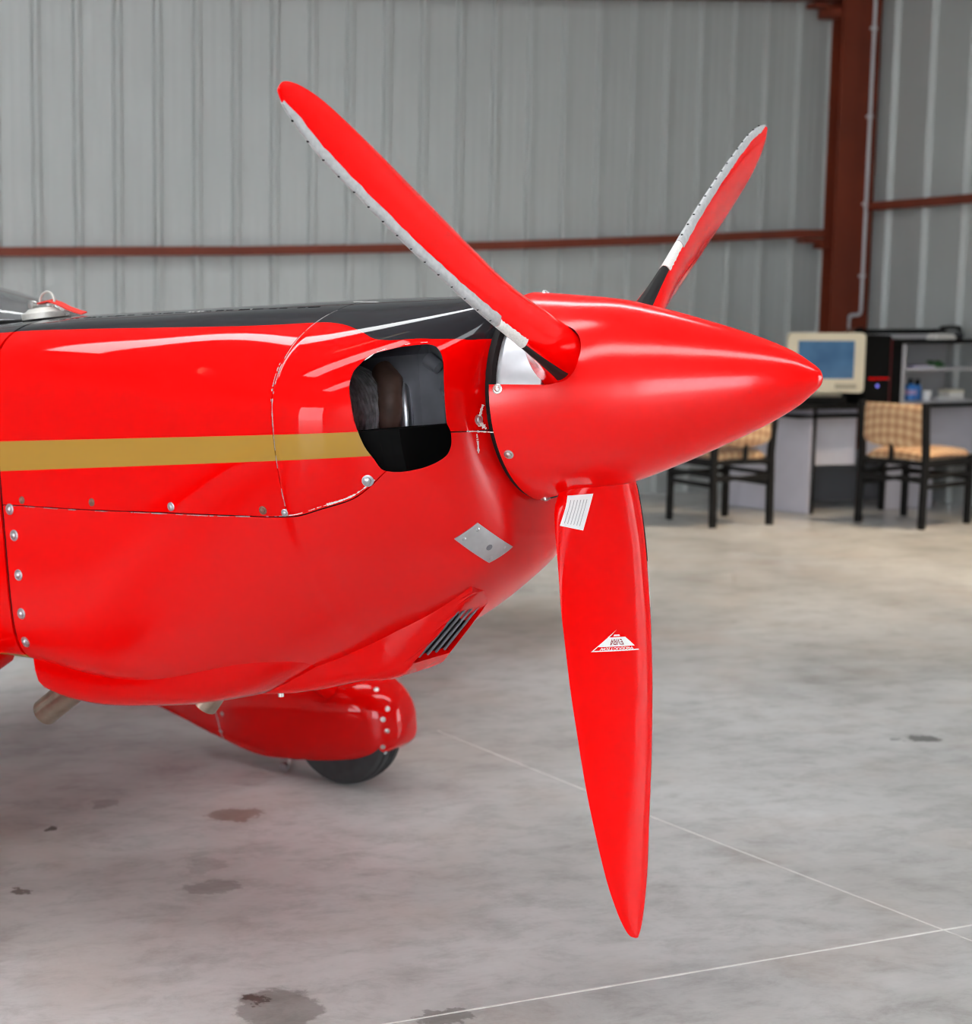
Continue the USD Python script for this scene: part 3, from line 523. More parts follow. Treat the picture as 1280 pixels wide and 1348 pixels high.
def spn_n(p):
    x = np.clip(-p[:, 0], .001, .5105); dr = (SPR(np.minimum(x + .001, .511)) - SPR(np.maximum(x - .001, 0))) / .002; r = np.maximum(np.hypot(p[:, 1], p[:, 2]), 1e-6)
    n = np.stack([dr, p[:, 1] / r, p[:, 2] / r], 1); return n / np.linalg.norm(n, axis=1, keepdims=True)
fn = np.cross(v[f[:, 1]] - v[f[:, 0]], v[f[:, 2]] - v[f[:, 0]]); fn /= np.maximum(np.linalg.norm(fn, axis=1, keepdims=True), 1e-12); fo &= (fn * spn_n(ct)).sum(1) > .7
vo, inv = np.unique(f[fo], return_inverse=True); A = v[vo]; rest = trimesh.Trimesh(v, f[~fo], process=False); rest.remove_unreferenced_vertices(); vb, fb, nb = meshkit.arrays(rest, 30)
SPN = raw('spinner', lc(np.vstack([A, vb])), np.vstack([inv.reshape(-1, 3), fb + len(A)]), np.vstack([spn_n(A), nb]) * [-1, -1, 1], 'red_spinner', AIR, label='red pointed propeller spinner')
air('backplate', lathe([(-.012, .17), (-.012, .186), (.0025, .186), (.0025, .10)], (0, 0, 0), (-1, 0, 0), 72), 'black', SPN)
air('propeller_hub', lathe([(.003, .172), (.05, .168), (.085, .160), (.088, .115), (.20, .105), (.22, .06)], (0, 0, 0), (-1, 0, 0), 72), 'alu', SPN, label='bare metal hub shell')
for k in range(3):
    a0 = 63.3 + 120 * k
    for da in (20.3, 56.8, 103.0 - .0):
        an_ = math.radians(a0 + da); x = .0155; r = float(SPR(x)); p = np.array([[-x, r * math.sin(an_), r * math.cos(an_)]]); screw(SPN, p[0], spn_n(p)[0], .0088, 'steel', .0045)
RS = [.2, .3, .4, .5, .6, .7, .8, .88, .94, .975, .992, 1.0]
LEf = PC([.05, .1, .15] + RS, [.055, .055, .058, .066, .0733, .074, .0705, .0625, .0513, .0371, .0256, .0110, -.0015, -.0105, -.019])
TEf = PC([.05, .1, .15] + RS, [-.055, -.055, -.074, -.1001, -.1056, -.1103, -.1103, -.1069, -.102, -.0929, -.0822, -.067, -.0525, -.0405, -.027])
BEf = PC([.05, .2, .4, .7, 1.0], [.66, .6123, .5128, .3892, .1567]); TKf = PC([.05, .13, .2, .3, .4, .6, .8, .95, 1.0], [.11, .105, .078, .050, .038, .027, .018, .011, .005]); CYf = PC([.05, .11, .22, .35, 1.0], [1, 1, .45, 0, 0])
def bpos(k, r, e, side, off=0.0):
    """point on a blade: e = 0 leading edge .. 1 trailing edge, side +1 front, -1 back"""
    d, tn = bdir(k); be = float(BEf(r)); c = math.cos(be) * -tn + math.sin(be) * np.array([-1.0, 0, 0]); n = math.cos(be) * np.array([-1.0, 0, 0]) - math.sin(be) * -tn
    le, te, tk, cy = float(LEf(r)), float(TEf(r)), float(TKf(r)), float(CYf(r)); g0 = e ** .55 * (1 - e) ** .85 / .452; g1 = math.sqrt(max(0, 4 * e * (1 - e)))
    y = cy * g1 * tk * .5 * side + (1 - cy) * tk * g0 * (.68 if side > 0 else -.32); x = le + (te - le) * e
    return np.array([-HB, 0, 0]) + r * (1 + (RSC[k] - 1) * min(1, max(0, (r - .3) / .5))) * d + x * c + (y + off * side) * n
EE = .5 - .5 * np.cos(np.linspace(0, np.pi, 27))
RR = np.concatenate([np.linspace(.07, .94, 60), .94 + .06 * np.sin(np.linspace(0, np.pi / 2, 14))[1:]])
BLADES = []
RSC = (1.0, .968, 1.004)
def le_strip(k, r0, r1, wf, wb, off=.0012, n=44, rag=0.0, seed=0):
    rg_ = np.random.default_rng(seed); V = []
    for r in np.linspace(r0, r1, n):
        ch = float(LEf(r) - TEf(r)); tp = min(1, (1.0 - r) / .05); ef, eb = min(.95, tp * wf * (1 + rag * rg_.uniform(-1, 1)) / ch), min(.95, tp * wb / ch); d, tn = bdir(k); be = float(BEf(r)); c = math.cos(be) * -tn + math.sin(be) * np.array([-1.0, 0, 0])
        up = [bpos(k, r, e, 1, off) + c * off * (1 - e / ef) for e in ef * np.linspace(1, 0, 7) ** 1.5]; dn_ = [bpos(k, r, e, -1, off) + c * off * (1 - e / eb) for e in eb * np.linspace(0, 1, 7)[1:] ** 1.5]
        V.append(up + dn_ + [bpos(k, r, eb * .9, -1, -.001), bpos(k, r, ef * .9, 1, -.001)])
    return grid(np.array(V))
for k in range(3):
    V = np.array([[bpos(k, r, e, 1) for e in EE] + [bpos(k, r, e, -1) for e in EE[-2:0:-1]] for r in RR])
    bl = air('propeller_blade', grid(V), 'red_blade', smooth=50, label=['red propeller blade pointing down with two stickers', 'red propeller blade pointing up and left', 'red propeller blade pointing up and right behind the spinner'][k]); BLADES.append(bl)
    air('leading_edge_strip', le_strip(k, .40, .988, .003 if k == 0 else .012, .024, rag=.10, seed=k), 'strip', bl, label='pale grey erosion strip')
    air('leading_edge_primer', le_strip(k, .315, .398, .003 if k == 0 else .007, .012, rag=.12, seed=9 + k, n=20), 'chip', bl)
    air('root_strip', le_strip(k, .17, .313, .001 if k == 1 else .004, .003 if k == 1 else .010, n=16), 'black', bl)
    air('strip_joint', cat_(*[trimesh.creation.icosphere(1, .0023).apply_translation(bpos(k, r, .001, 1) + .0006) for r in np.arange(.42, .96, .0385)]), 'dark', bl, kind='stuff')
# stickers on the lower blade
def bl_e(r, c): return (float(LEf(r)) - c) / float(LEf(r) - TEf(r))
def bl_patch(quad, off, nu=10, nv=8, k=0):
    q = np.asarray(quad, float); V = []
    for a in np.linspace(0, 1, nu):
        row = []
        for b in np.linspace(0, 1, nv):
            r, c = (1 - a) * ((1 - b) * q[0] + b * q[3]) + a * ((1 - b) * q[1] + b * q[2]); row.append(bpos(k, r, min(.985, max(.01, bl_e(r, c))), 1, off))
        V.append(row)
    V = np.array(V); top = V.reshape(-1, 3); i, j = np.meshgrid(np.arange(nu - 1), np.arange(nv - 1), indexing='ij'); i = (i * nv + j).ravel(); F_ = np.vstack([np.stack([i, i + nv, i + nv + 1], 1), np.stack([i, i + nv + 1, i + 1], 1)])
    return trimesh.Trimesh(top, F_, process=False)
lab = air('label', bl_patch([(.172, -.080), (.172, -.042), (.2365, -.062), (.2245, -.097)], .0009), 'white', BLADES[0], smooth=30, label='white rectangular sticker')
for i in range(6):
    t0, t1 = .12 + .13 * i, .15 + .13 * i; q0 = np.array([(.172, -.080), (.172, -.042), (.2365, -.062), (.2245, -.097)]); f4 = lambda a, b: tuple(bil(q0, a, b)); air('label_print', bl_patch([f4(t0, .15), f4(t1, .15), f4(t1, .9), f4(t0, .9)], .0012, 2, 8), 'strip', lab, smooth=False)
AP, BL_, BR_ = np.array([.4235, -.0135]), np.array([.456, -.0665]), np.array([.468, .031])
def tri(a, h): return (1 - h) * AP + h * ((1 - a) * BL_ + a * BR_)      # h 0 apex .. 1 base
dk = air('decal', bl_patch([tri(0, .36), tri(1, .36), tri(1, .80), tri(0, .80)], .0009, 14, 5), 'white', BLADES[0], smooth=30, label='white triangular maker decal')
air('decal_line', cat_(bl_patch([tri(0, .97), tri(1, .97), tri(1, 1.02), tri(0, 1.02)], .0009, 14, 2), bl_patch([tri(.28, .24), tri(.72, .24), tri(.72, .31), tri(.28, .31)], .0009, 6, 2), bl_patch([tri(0, .0), tri(.1, .3), tri(.06, .36), tri(-.02, .36)], .0009, 4, 3), bl_patch([tri(0, .80), tri(.03, .80), tri(.03, 1.0), tri(0, 1.0)], .0009, 2, 3)), 'white', dk, smooth=False)
def dtext(txt, a0, a1, h0, h1, mat, bold=True):   # upside down as on the blade: letters' tops towards the tip
    tm = meshkit.text_mesh(txt, 1.0, 0.02, bold=bold); w = tm.vertices[:, 0].max(); V = []
    for x, y, z in tm.vertices:
        a = a1 - (a1 - a0) * x / w; h = h0 + (h1 - h0) * y; r, c = tri(a, h); V.append(bpos(0, r, bl_e(r, c), 1, .0011 + z * .01))
    return trimesh.Trimesh(np.array(V), tm.faces, process=False)
air('decal_text', dtext('EVRA', .27, .73, .46, .72, 'ink'), 'ink', dk, smooth=False)
air('decal_text', dtext('PRODUCTION', .14, .90, .84, .955, 'white'), 'white', dk, smooth=False)
# ---- engine seen through the inlets
in_m = to_man(grid(np.array([sect(b, 80, .022) for b in np.concatenate([.035 + .275 * np.linspace(.02, 1, 20) ** 2, np.linspace(.32, 1.0, 8)])])))
for sg in (1, -1):
    fins = [lathe([(-.002, .092), (.002, .092), (.002, .05), (-.002, .05)], (.335, sg * s_, -.005), (0, 1, 0), 36) for s_ in np.arange(.135, .34, .0105)]
    cy = air('engine_cylinder', cat_(lathe([(.13, .068), (.335, .068)], (.335, 0, -.005), (0, sg, 0), 36), *fins), 'fin', smooth=30, label='finned engine cylinder')
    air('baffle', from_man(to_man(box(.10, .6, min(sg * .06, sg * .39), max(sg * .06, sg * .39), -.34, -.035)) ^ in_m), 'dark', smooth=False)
    air('pushrod_tube', tube([(.22, sg * .10, .06), (.215, sg * .13, .03), (.21, sg * .135, -.02), (.215, sg * .13, -.06)], .012, 12), 'alu')
    air('intake_elbow', tube([(.26, sg * .13, .07), (.235, sg * .145, .05), (.235, sg * .15, 0), (.25, sg * .145, -.05)], [.022, .024, .024, .022], 16), 'brown_metal')
    air('crankcase_bolt', lathe([(0, .016), (.006, .016), (.007, .010), (.016, .009), (.017, .001)], (.15, sg * .095, .03), (-1, sg * .2, 0), 6), 'crankcase')
    air('crankcase_bolt', lathe([(0, .014), (.03, .013), (.034, .001)], (.16, sg * .13, .085), (-.8, 0, -.6), 12), 'crankcase')
air('crankcase', cat_(box(.15, .75, -.13, .13, -.12, .125, .03), box(.06, .2, -.07, .07, -.07, .07, .025), box(.145, .2, -.115, .115, .02, .15, .02)), 'crankcase', smooth=30)
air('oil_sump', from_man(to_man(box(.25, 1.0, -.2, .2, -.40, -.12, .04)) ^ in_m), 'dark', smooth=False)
# ---- windscreen, filler cap and its red streamer
ws = []
for b in np.linspace(0, 1, 20):
    bb = 1.135 + .75 * b; hw = .02 + .30 * min(1, b * 1.25) ** .7; hh = .004 + .36 * .75 * b * (1 - .25 * b); ph = np.linspace(0, np.pi, 30); base_u = float(TT(bb)) - .008
    ws.append(np.stack([np.full(30, bb), hw * np.cos(ph), base_u + hh * np.sin(ph)], 1))
W3 = np.array(ws); Vw = W3.reshape(-1, 3); i, j = np.meshgrid(np.arange(19), np.arange(29), indexing='ij'); i = (i * 30 + j).ravel(); Fw = np.vstack([np.stack([i, i + 1, i + 31], 1), np.stack([i, i + 31, i + 30], 1)])
wsm = trimesh.Trimesh(np.vstack([Vw, Vw * [1, .985, 1] - [0, 0, .004]]), np.vstack([Fw, Fw[:, ::-1] + len(Vw)]), process=False)
wsc = air('windscreen', wsm, 'windscreen', smooth=60, label='clear grey windscreen')
air('windscreen_frame', cat_(tube([W3[q, 2] for q in range(20)], .006, 10), tube([W3[q, 27] for q in range(20)], .006, 10)), 'black_flat', wsc)
CB, CS = 1.118, .15; CU = float(onto(np.array([CB, CS, .24]))[2]) + .002
cap = air('filler_cap', lathe([(0, .053), (.012, .054), (.014, .052), (.017, .044), (.022, .038), (.024, .02), (.025, .001)], (CB, CS, CU), (0, .04, 1), 40), 'cap', label='silver filler cap')
air('pull_ring', tube([(CB - .012 + .022 * math.cos(t) - .0, CS + .006, CU + .036 + .02 * math.sin(t)) for t in np.linspace(0, 2 * np.pi, 28)], .0026, 8), 'cap', cap)
air('latch', cat_(lathe([(0, .009), (.012, .009), (.013, .002)], (CB + .03, CS + .005, CU + .032), (0, 1, 0), 14), box(CB - .02, CB + .02, CS - .012, CS + .012, CU + .022, CU + .034, .004)), 'steel', cap)
air('chain', cat_(*[trimesh.creation.torus(.0038, .0012, 10, 6).apply_transform(trimesh.transformations.rotation_matrix(i * 1.5, (1, .3, 0))).apply_translation((CB - .035 - .0062 * i, CS + .006, CU + .028 - .0042 * i)) for i in range(7)]), 'steel', cap, kind='stuff')
st = []
for q, (bb, uu) in enumerate([(CB + .012, .038), (CB - .02, .04), (CB - .05, .030), (CB - .075, .018), (CB - .10, .009), (CB - .12, .003)]):
    wv = .008; z0 = CU + uu; st.append([(bb, CS - .004, z0), (bb, CS + wv + .006, z0 - .004), (bb, CS + wv + .006, z0 - .0065), (bb, CS - .004, z0 - .0025)])
air('streamer', grid(np.array(st, float)), 'strap_red', cap, label='red warning streamer')
# ---- main landing gear
def spat(sg):
    c0 = sg * 1.035; top = PC([1.058, 1.066, 1.092, 1.13, 1.205, 1.35, 1.5, 1.73, 1.9, 2.02], [-.868, -.822, -.778, -.745, -.716, -.702, -.714, -.770, -.825, -.862]); bot = PC([1.058, 1.066, 1.092, 1.13, 1.205, 1.35, 1.5, 1.73, 1.9, 2.02], [-.874, -.910, -.938, -.956, -.974, -.988, -.991, -.946, -.898, -.868]); wd = PC([1.058, 1.066, 1.092, 1.13, 1.205, 1.32, 1.5, 1.73, 2.02], [.004, .045, .076, .096, .111, .115, .105, .063, .004])
    V = []
    for b in np.concatenate([1.058 + .2 * np.linspace(0, 1, 24) ** 2.4, np.linspace(1.258, 2.02, 24)[1:]]):
        h = (top(b) - bot(b)) / 2; m_ = (top(b) + bot(b)) / 2; ph = np.linspace(0, 2 * np.pi, 64, endpoint=False); c, s_ = np.cos(ph), np.sin(ph); n = np.where(s_ < 0, 4.5, 2.1); r = ((np.abs(c) / wd(b)) ** n + (np.abs(s_) / h) ** n) ** (-1 / n); V.append(np.stack([np.full(64, b), c0 + r * c, m_ + r * s_], 1))
    body = to_man(grid(np.array(V))); well = to_man(lathe([(-.062, .174), (.062, .174)], (1.258, c0 - sg * .018, -.888), (0, 1, 0), 48)) ^ to_man(box(1.11, 1.6, c0 - .09, c0 + .09, -1.3, -.90)); return from_man(body - well), top, bot, wd, c0
for sg in (-1, 1):
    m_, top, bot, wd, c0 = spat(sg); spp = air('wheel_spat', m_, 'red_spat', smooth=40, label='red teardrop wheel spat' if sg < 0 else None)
    prof = [(-.048, .088), (-.056, .118), (-.056, .14), (-.049, .156), (-.037, .1635), (-.035, .159), (-.030, .159), (-.028, .1655), (-.012, .1675), (-.010, .162), (-.005, .162), (-.003, .168), (.003, .168), (.005, .162), (.010, .162), (.012, .1675), (.028, .1655), (.030, .159), (.035, .159), (.037, .1635), (.049, .156), (.056, .14), (.056, .118), (.048, .088)]
    prof = [(h_, r_ * .99) for h_, r_ in prof]; cw = c0 - sg * .02; wc = np.array([1.258, cw, -1.0]); zc = 0.166; wc[2] = (zc - ORG[2] - AX_A[2] * (B0 - wc[0])) / AX_U[2] - HZ
    ty = air('tyre', lathe(prof, wc, (0, 1, 0), 64), 'rubber', smooth=30)
    air('wheel_hub', lathe([(-.045, .03), (-.046, .088), (.046, .088), (.045, .03)], wc, (0, 1, 0), 32), 'steel', ty)
    air('landing_gear_leg', tube([(1.22, sg * .28, -.45), (1.23, sg * .6, -.58), (1.25, sg * .9, -.74), (1.27, sg * 1.0, -.80)], [.05, .04, .034, .032], 20), 'red')
    for b, ph in [(1.085, .55), (1.092, .12), (1.085, -.3), (1.10, -.75), (1.11, -1.05), (1.12, .95), (1.16, 1.15)]:
        h = (top(b) - bot(b)) / 2; mm = (top(b) + bot(b)) / 2; n_ = 2.1 if ph > 0 else 4.5; c, s_ = math.cos(ph), math.sin(ph); r = ((abs(c) / wd(b)) ** n_ + (abs(s_) / h) ** n_) ** (-1 / n_); p = np.array([b, c0 - sg * r * c, mm + r * s_]); nn = np.array([-.6 if b < 1.12 else -.3, -sg * c, s_]); screw(spp, p, nn / np.linalg.norm(nn), .0072, 'steel', .003)
    for b, ph in [(1.665, -.15), (1.68, -.75), (1.43, -1.1)]:
        h = (top(b) - bot(b)) / 2; mm = (top(b) + bot(b)) / 2; c, s_ = math.cos(ph), math.sin(ph); r = ((abs(c) / wd(b)) ** 4.5 + (abs(s_) / h) ** 4.5) ** (-1 / 4.5); p = np.array([b, c0 - sg * r * c, mm + r * s_]); nn = np.array([.15, -sg * c, s_]); screw(spp, p, nn / np.linalg.norm(nn), .007, 'steel', .003)
    sl = [];
    for ph in np.linspace(-1.3, 1.2, 26):
        b = 1.70 + .02 * math.sin(ph * 1.5); h = (top(b) - bot(b)) / 2; mm = (top(b) + bot(b)) / 2; n_ = 2.1 if ph > 0 else 4.5; c, s_ = math.cos(ph), math.sin(ph); r = ((abs(c) / wd(b)) ** n_ + (abs(s_) / h) ** n_) ** (-1 / n_) + .0003; sl.append((b, c0 - sg * r * c, mm + r * s_))
    air('spat_seam', tube(sl, .0013, 6), 'chip_grey', spp)
    air('axle_nut', lathe([(0, .013), (.012, .013), (.014, .004)], (1.455, c0 - sg * .06, -1.008), (0, -sg, -.3), 12), 'alu', spp)
# ---- wings
for sg in (-1, 1):
    V = []
    for q in np.linspace(0, 1, 12):
        s_ = sg * (.30 + 3.3 * q); ch = 1.2 - .5 * q; le = 1.54 + .17 * q; x = .5 - .5 * np.cos(np.linspace(0, np.pi, 18)); th = .5 * .16 * ch * 5 * (.2969 * np.sqrt(x) - .126 * x - .3516 * x ** 2 + .2843 * x ** 3 - .1036 * x ** 4)
        th = th * (1 if q < .99 else .3); b_ = le + ch * x; V.append(np.vstack([np.stack([b_, np.full(18, s_), -.36 + .03 * q + th], 1), np.stack([b_, np.full(18, s_), -.36 + .03 * q - th], 1)[-2:0:-1]]))
    air('wing', grid(np.array(V)), 'red', smooth=40)
# ================================================================ FURNITURE IN THE CORNER
def chair(label, origin, yaw, rail):
    """wooden-framed chair; local +y is where a sitter looks, the back posts at -y"""
    c = xf('office_chair', label, 'chair', loc=origin, rotz=yaw)
    W, D = .42, (.47 if rail else .40); hw, hd = W / 2, D / 2; p = .017
    seat = []
    for y in np.linspace(-hd + .015, hd + .02, 9):
        k = (y + hd) / D; w = hw - .02 + .015 * k; z = .425 + .014 * math.sin(math.pi * k) ; t = .034; ph = np.linspace(0, 2 * np.pi, 32, endpoint=False); n = 5; cc, ss = np.cos(ph), np.sin(ph); r = ((np.abs(cc) / w) ** n + (np.abs(ss) / t) ** n) ** (-1 / n); rr = .6 if y in (-hd + .015,) else 1
        seat.append(np.stack([r * cc, np.full(32, y), z - .012 * (r * cc / w) ** 2 + r * ss * rr], 1))
    obj('seat', grid(np.array(seat)), 'plaid', c, 40)
    back = []
    for x in np.linspace(-hw + .005, hw - .005, 13):
        q = x / hw; y = -hd - .012 - .035 * (1 - q * q); z0, z1 = .505 - .03 * (1 - q * q), .735; t = .02; ph = np.linspace(0, 2 * np.pi, 28, endpoint=False); n = 6; h = (z1 - z0) / 2; cc, ss = np.cos(ph), np.sin(ph); r = ((np.abs(cc) / t) ** n + (np.abs(ss) / h) ** n) ** (-1 / n)
        back.append(np.stack([np.full(28, x), y + .02 + r * cc, (z0 + z1) / 2 + r * ss], 1))
    obj('backrest', grid(np.array(back)), 'plaid', c, 40)
    for sx in (-1, 1):
        obj('leg', grid(np.array([[(sx * hw - p, y - p, z), (sx * hw + p, y - p, z), (sx * hw + p, y + p, z), (sx * hw - p, y + p, z)] for y, z in ((-hd - .01, 0), (-hd, .43), (-hd - .025, .745))], float)), 'black', c, False)
        obj('leg', box(sx * hw - p, sx * hw + p, hd - p, hd + p, 0, .42, .003), 'black', c, False)
        obj('side_rail', box(sx * hw - .011, sx * hw + .011, -hd, hd, .36, .405, .003), 'black', c, False)
        obj('stretcher', box(sx * hw - .009, sx * hw + .009, -hd, hd, .235, .262, .003), 'black', c, False)
        obj('stretcher', box(sx * hw - .009, sx * hw + .009, -hd, hd, .295, .322, .003), 'black', c, False)
    obj('cross_rail', grid(np.array([[(x, hd - .012, .29 - h), (x, hd + .012, .29 - h), (x, hd + .012, .29 + h), (x, hd - .012, .29 + h)] for x, h in ((-hw, .02), (0, .012), (hw, .02))], float)), 'black', c, False)
    obj('cross_rail', grid(np.array([[(x, -hd - .012, .29 - h), (x, -hd + .012, .29 - h), (x, -hd + .012, .29 + h), (x, -hd - .012, .29 + h)] for x, h in ((-hw, .022), (0, .010), (hw, .022))], float)), 'black', c, False)
    obj('seat_rail', box(-hw, hw, -hd - .01, -hd + .01, .37, .40, .003), 'black', c, False)
    obj('back_brace', box(-.012, .012, -hd - .036, -hd - .012, .40, .5, .003), 'black', c, False)
    return c
# right chair: back posts at hangar (4.735,1.721) and (4.879,2.115); left chair: posts at (3.712,1.719) and (4.148,1.666)
def place(pa, pb, dd=.20):
    a, b = HW(*pa), HW(*pb); d = (b - a)[:2]; yaw = math.atan2(d[1], d[0]); f = np.array([-math.sin(yaw), math.cos(yaw)]); m_ = (a + b)[:2] / 2 + f * dd; return (m_[0], m_[1], 0), yaw
o, y = place((4.735, 1.721), (4.879, 2.115), .235)
chair('plaid-upholstered black-framed chair turned sideways in front of the desk hutch, backrest in full view', o, y, True)
o, y = place((3.712, 1.719), (4.148, 1.666))
chair('plaid-upholstered black-framed chair half hidden behind the spinner, facing the back wall', o, y, False)
def furn(name, label, cat, t, n, z=0, rot=0.0, **kw): return xf(name, label, cat, loc=HW(t, n, z), rotz=AN + rot, **kw)
# desk: local x along the wall, y towards it
dk_ = furn('computer_desk', 'grey panelled computer desk with a thin dark top in the hangar corner', 'desk', 4.62, 1.34)
obj('desk_top', box(-.22, 1.27, -.06, .62, .668, .69, .004), 'black_flat', dk_, False)
obj('end_panel', grid(np.array([[(.012, 0, z), (.034, .006, z), (-.176, .60, z), (-.198, .594, z)] for z in (0.004, .666)], float)), 'desk_grey', dk_, False)
obj('panel_edge', box(.034, .05, -.006, .02, .004, .666), 'black', dk_, False)
obj('modesty_panel', box(.06, .42, .10, .118, .30, .655), 'desk_light', dk_, False)
obj('modesty_panel', box(.42, 1.27, .06, .078, .33, .655), 'desk_grey', dk_, False)
obj('end_panel', box(.62, .98, .06, .08, .004, .36), 'desk_grey', dk_, False)
obj('panel_edge', box(.60, .62, .05, .09, .004, .666), 'black', dk_, False)
obj('back_panel', box(.02, 1.25, .585, .6, .004, .34), 'frame_grey', dk_, False)
obj('keyboard_shelf', box(-.1, .40, -.03, .4, .61, .628, .003), 'black_flat', dk_, False)
hu = furn('desk_hutch', 'black desk hutch with open grey shelves standing on the computer desk', 'shelf unit', 5.28, 1.32, .6905)
obj('side_panel', box(-.085, -.003, -.02, .34, 0, .40), 'black_flat', hu, False)
obj('back_panel', box(-.085, .60, .341, .36, 0, .462), 'black_flat', hu, False)
obj('side_panel', box(.0, .02, -.03, .34, 0, .378), 'shelf_grey', hu, False)
obj('back_panel', box(-.02, .60, .32, .34, 0, .43), 'shelf_grey', hu, False)
obj('shelf', box(-.06, .60, -.06, .34, .378, .40, .003), 'black_flat', hu, False)
obj('shelf', box(.02, .60, -.02, .32, .205, .22), 'shelf_grey', hu, False)
obj('shelf', box(.02, .60, -.05, .32, 0, .012), 'shelf_grey', hu, False)
pcx = furn('computer_tower', 'black computer tower with a red stripe between the monitor and the hutch', 'computer', 5.005, 1.36, .6905)
obj('case', box(-.01, .17, 0, .42, 0, .432, .006), 'black_flat', pcx, False)
obj('front_bezel', box(-.005, .165, -.012, .0, .005, .427, .004), 'black_flat', pcx, False)
obj('stripe', box(.01, .155, -.0135, -.011, .155, .168), 'red', pcx, False)
obj('edge_trim', box(.166, .174, -.008, .03, .01, .42), 'inkred', pcx, False)
obj('power_light', lathe([(0, .010), (.004, .009), (.005, .001)], (.075, -.012, .115), (0, -1, 0), 12), 'led', pcx)
mo = furn('monitor', 'old cream tube monitor with a blue screen on the desk', 'monitor', 4.745, 1.30, .737, rot=math.radians(-22))
MW, MH = .235, .37
def rr_(w, z0, z1, y, r=.025, n=6):
    pts = []
    for cx, cz, a0 in ((w - r, z1 - r, 0), (-w + r, z1 - r, 90), (-w + r, z0 + r, 180), (w - r, z0 + r, 270)):
        for a in np.linspace(a0, a0 + 90, n): pts.append((cx + r * math.cos(math.radians(a)), y, cz + r * math.sin(math.radians(a))))
    return pts
obj('housing', grid(np.array([rr_(MW, .03, MH + .03, -.0), rr_(MW * .97, .03, MH + .03, .04), rr_(MW * .85, .05, MH + .01, .11), rr_(MW * .5, .09, MH - .06, .28), rr_(MW * .44, .10, MH - .08, .30)])), 'cream', mo, 30)
obj('bezel', from_man(to_man(grid(np.array([rr_(MW, .03, MH + .03, -.022), rr_(MW + .002, .028, MH + .032, .004)]))) - to_man(box(-.172, .172, -.05, .05, .115, .352))), 'cream', mo, 30)
gx, gz = np.meshgrid(np.linspace(-.175, .175, 18), np.linspace(.112, .355, 14), indexing='ij'); gy = -.014 + .005 * ((gx / .175) ** 2 + ((gz - .234) / .12) ** 2) / 2; V = np.stack([gx, gy, gz], -1).reshape(-1, 3); i, j = np.meshgrid(np.arange(17), np.arange(13), indexing='ij'); i = (i * 14 + j).ravel()
obj('screen', trimesh.Trimesh(np.vstack([V, V + [0, .02, 0]]), np.vstack([np.stack([i, i + 14, i + 15], 1), np.stack([i, i + 15, i + 1], 1), np.stack([i, i + 15, i + 14], 1) + 252, np.stack([i, i + 1, i + 15], 1) + 252]), process=False), 'screen', mo, 60)
obj('control_panel', box(.06, .19, -.028, -.018, .055, .085, .003), 'cream_dark', mo, False)
obj('stand', cat_(box(-.12, .12, .03, .17, 0.0, .018, .006), box(-.06, .06, .05, .15, .015, .045, .004)), 'cream', mo, False)
ms = furn('monitor_stand', 'black slab stand under the cream monitor', 'stand', 4.72, 1.31, .6905, rot=math.radians(-22)); obj('stand', box(-.17, .15, -.03, .18, 0, .046, .006), 'black_flat', ms, False)
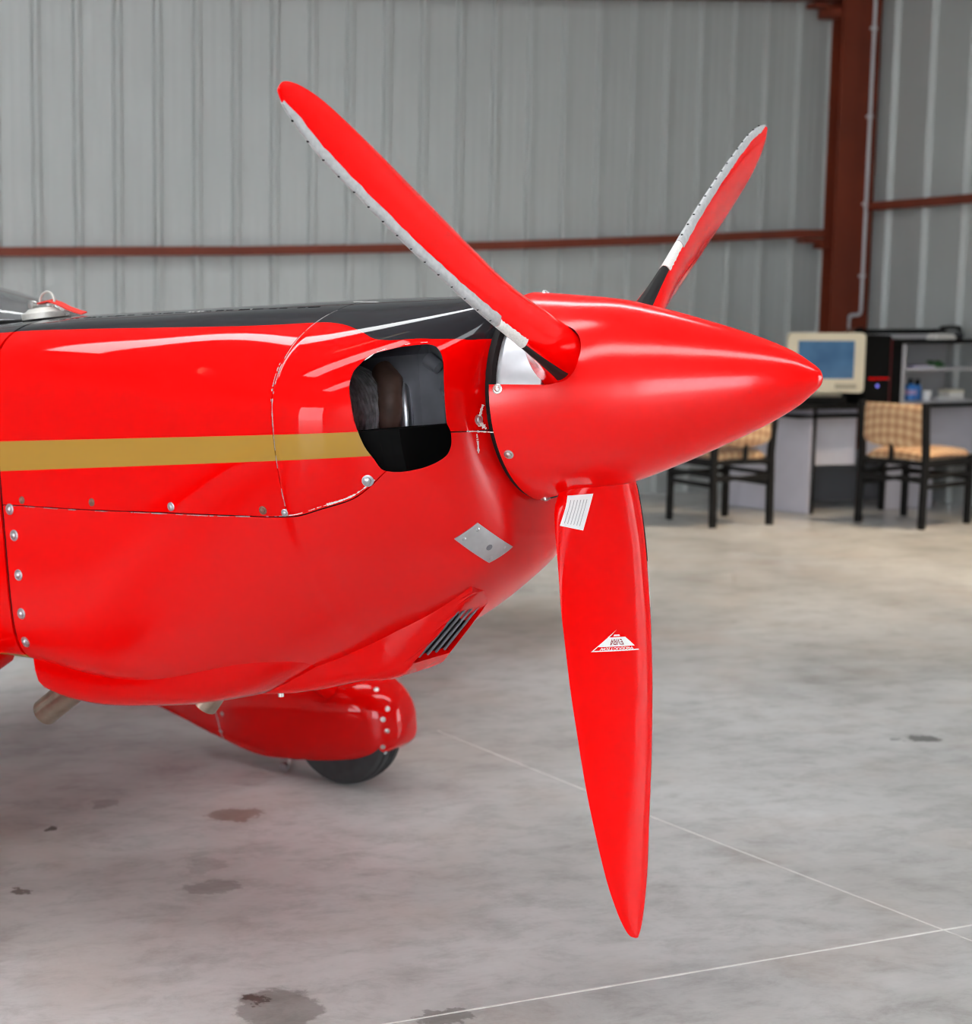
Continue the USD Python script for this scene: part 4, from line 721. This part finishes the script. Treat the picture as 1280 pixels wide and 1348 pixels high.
# things on the hutch
bt = furn('cleaner_bottle', 'blue plastic bottle on the lower hutch shelf', 'bottle', 5.39, 1.29, .7035)
obj('body', lathe([(0, .03), (.003, .040), (.085, .040), (.10, .032), (.11, .014)], (0, 0, 0), (0, 0, 1), 24), 'blue_plastic', bt); obj('cap', lathe([(0, .014), (.03, .014), (.032, .004)], (0, 0, .108), (0, 0, 1), 16), 'black', bt); obj('label_band', lathe([(0, .0405), (.03, .0405)], (0, 0, .04), (0, 0, 1), 24), 'purple', bt)
b2 = furn('spray_can', 'dark-capped blue can beside the blue bottle', 'can', 5.455, 1.27, .7035)
obj('body', lathe([(0, .024), (.09, .024), (.10, .018)], (0, 0, 0), (0, 0, 1), 20), 'blue_plastic', b2); obj('cap', lathe([(0, .017), (.035, .016), (.036, .003)], (0, 0, .1), (0, 0, 1), 16), 'black', b2)
cu = furn('paper_cup', 'small white cup beside the blue containers', 'cup', 5.52, 1.28, .7035)
obj('cup', lathe([(0, .022), (.06, .03), (.06, .028), (.003, .020)], (0, 0, 0), (0, 0, 1), 20), 'white', cu)
di = furn('plate', 'white shallow dish on the lower hutch shelf', 'plate', 5.63, 1.33, .7035)
obj('dish', lathe([(0, .04), (.003, .045), (.014, .07), (.016, .07), (.006, .044)], (0, 0, 0), (0, 0, 1), 28), 'white', di)
bx = furn('paper_box', 'cream cardboard box at the right end of the lower hutch shelf', 'box', 5.77, 1.20, .7035); obj('box', box(-.06, .06, -.05, .05, 0, .06, .003), 'paper', bx, False); obj('lid', box(-.062, .062, -.052, .052, .045, .062, .003), 'cream', bx, False)
pp = furn('paper_stack', 'lilac and white paper stack on the middle hutch shelf', 'papers', 5.46, 1.27, .911); [obj('sheet_bundle', box(-.08 + .004 * k, .08, -.05, .06, .004 * k, .004 * k + .0035), ('purple', 'paper', 'white')[k % 3], pp, False) for k in range(4)]
pl = furn('plant_clump', 'small dark green clump on the middle hutch shelf', 'plant', 5.60, 1.26, .911); obj('leaves', cat_(*[trimesh.creation.icosphere(1, rnd.uniform(.012, .02)).apply_scale((1.6, 1, .8)).apply_translation((rnd.uniform(-.05, .05), rnd.uniform(-.03, .03), rnd.uniform(.012, .035))) for _ in range(14)]), 'leafgreen', pl, False)
tl = furn('telephone', 'black telephone on top of the desk hutch', 'telephone', 5.74, 1.20, 1.0915); obj('body', box(-.07, .07, -.06, .06, 0, .05, .015), 'black_gloss', tl, False); obj('handset', tube([(-.075, 0, .05), (-.07, 0, .068), (0, 0, .075), (.07, 0, .068), (.075, 0, .05)], [.014, .016, .012, .016, .014], 12), 'black', tl)
pb = furn('folded_papers', 'white folded papers on top of the desk hutch', 'papers', 5.60, 1.29, 1.0915); obj('papers', cat_(box(-.075, .075, -.05, .05, 0, .02, .004), box(-.06, .07, -.04, .05, .02, .035, .004)), 'paper', pb, False)
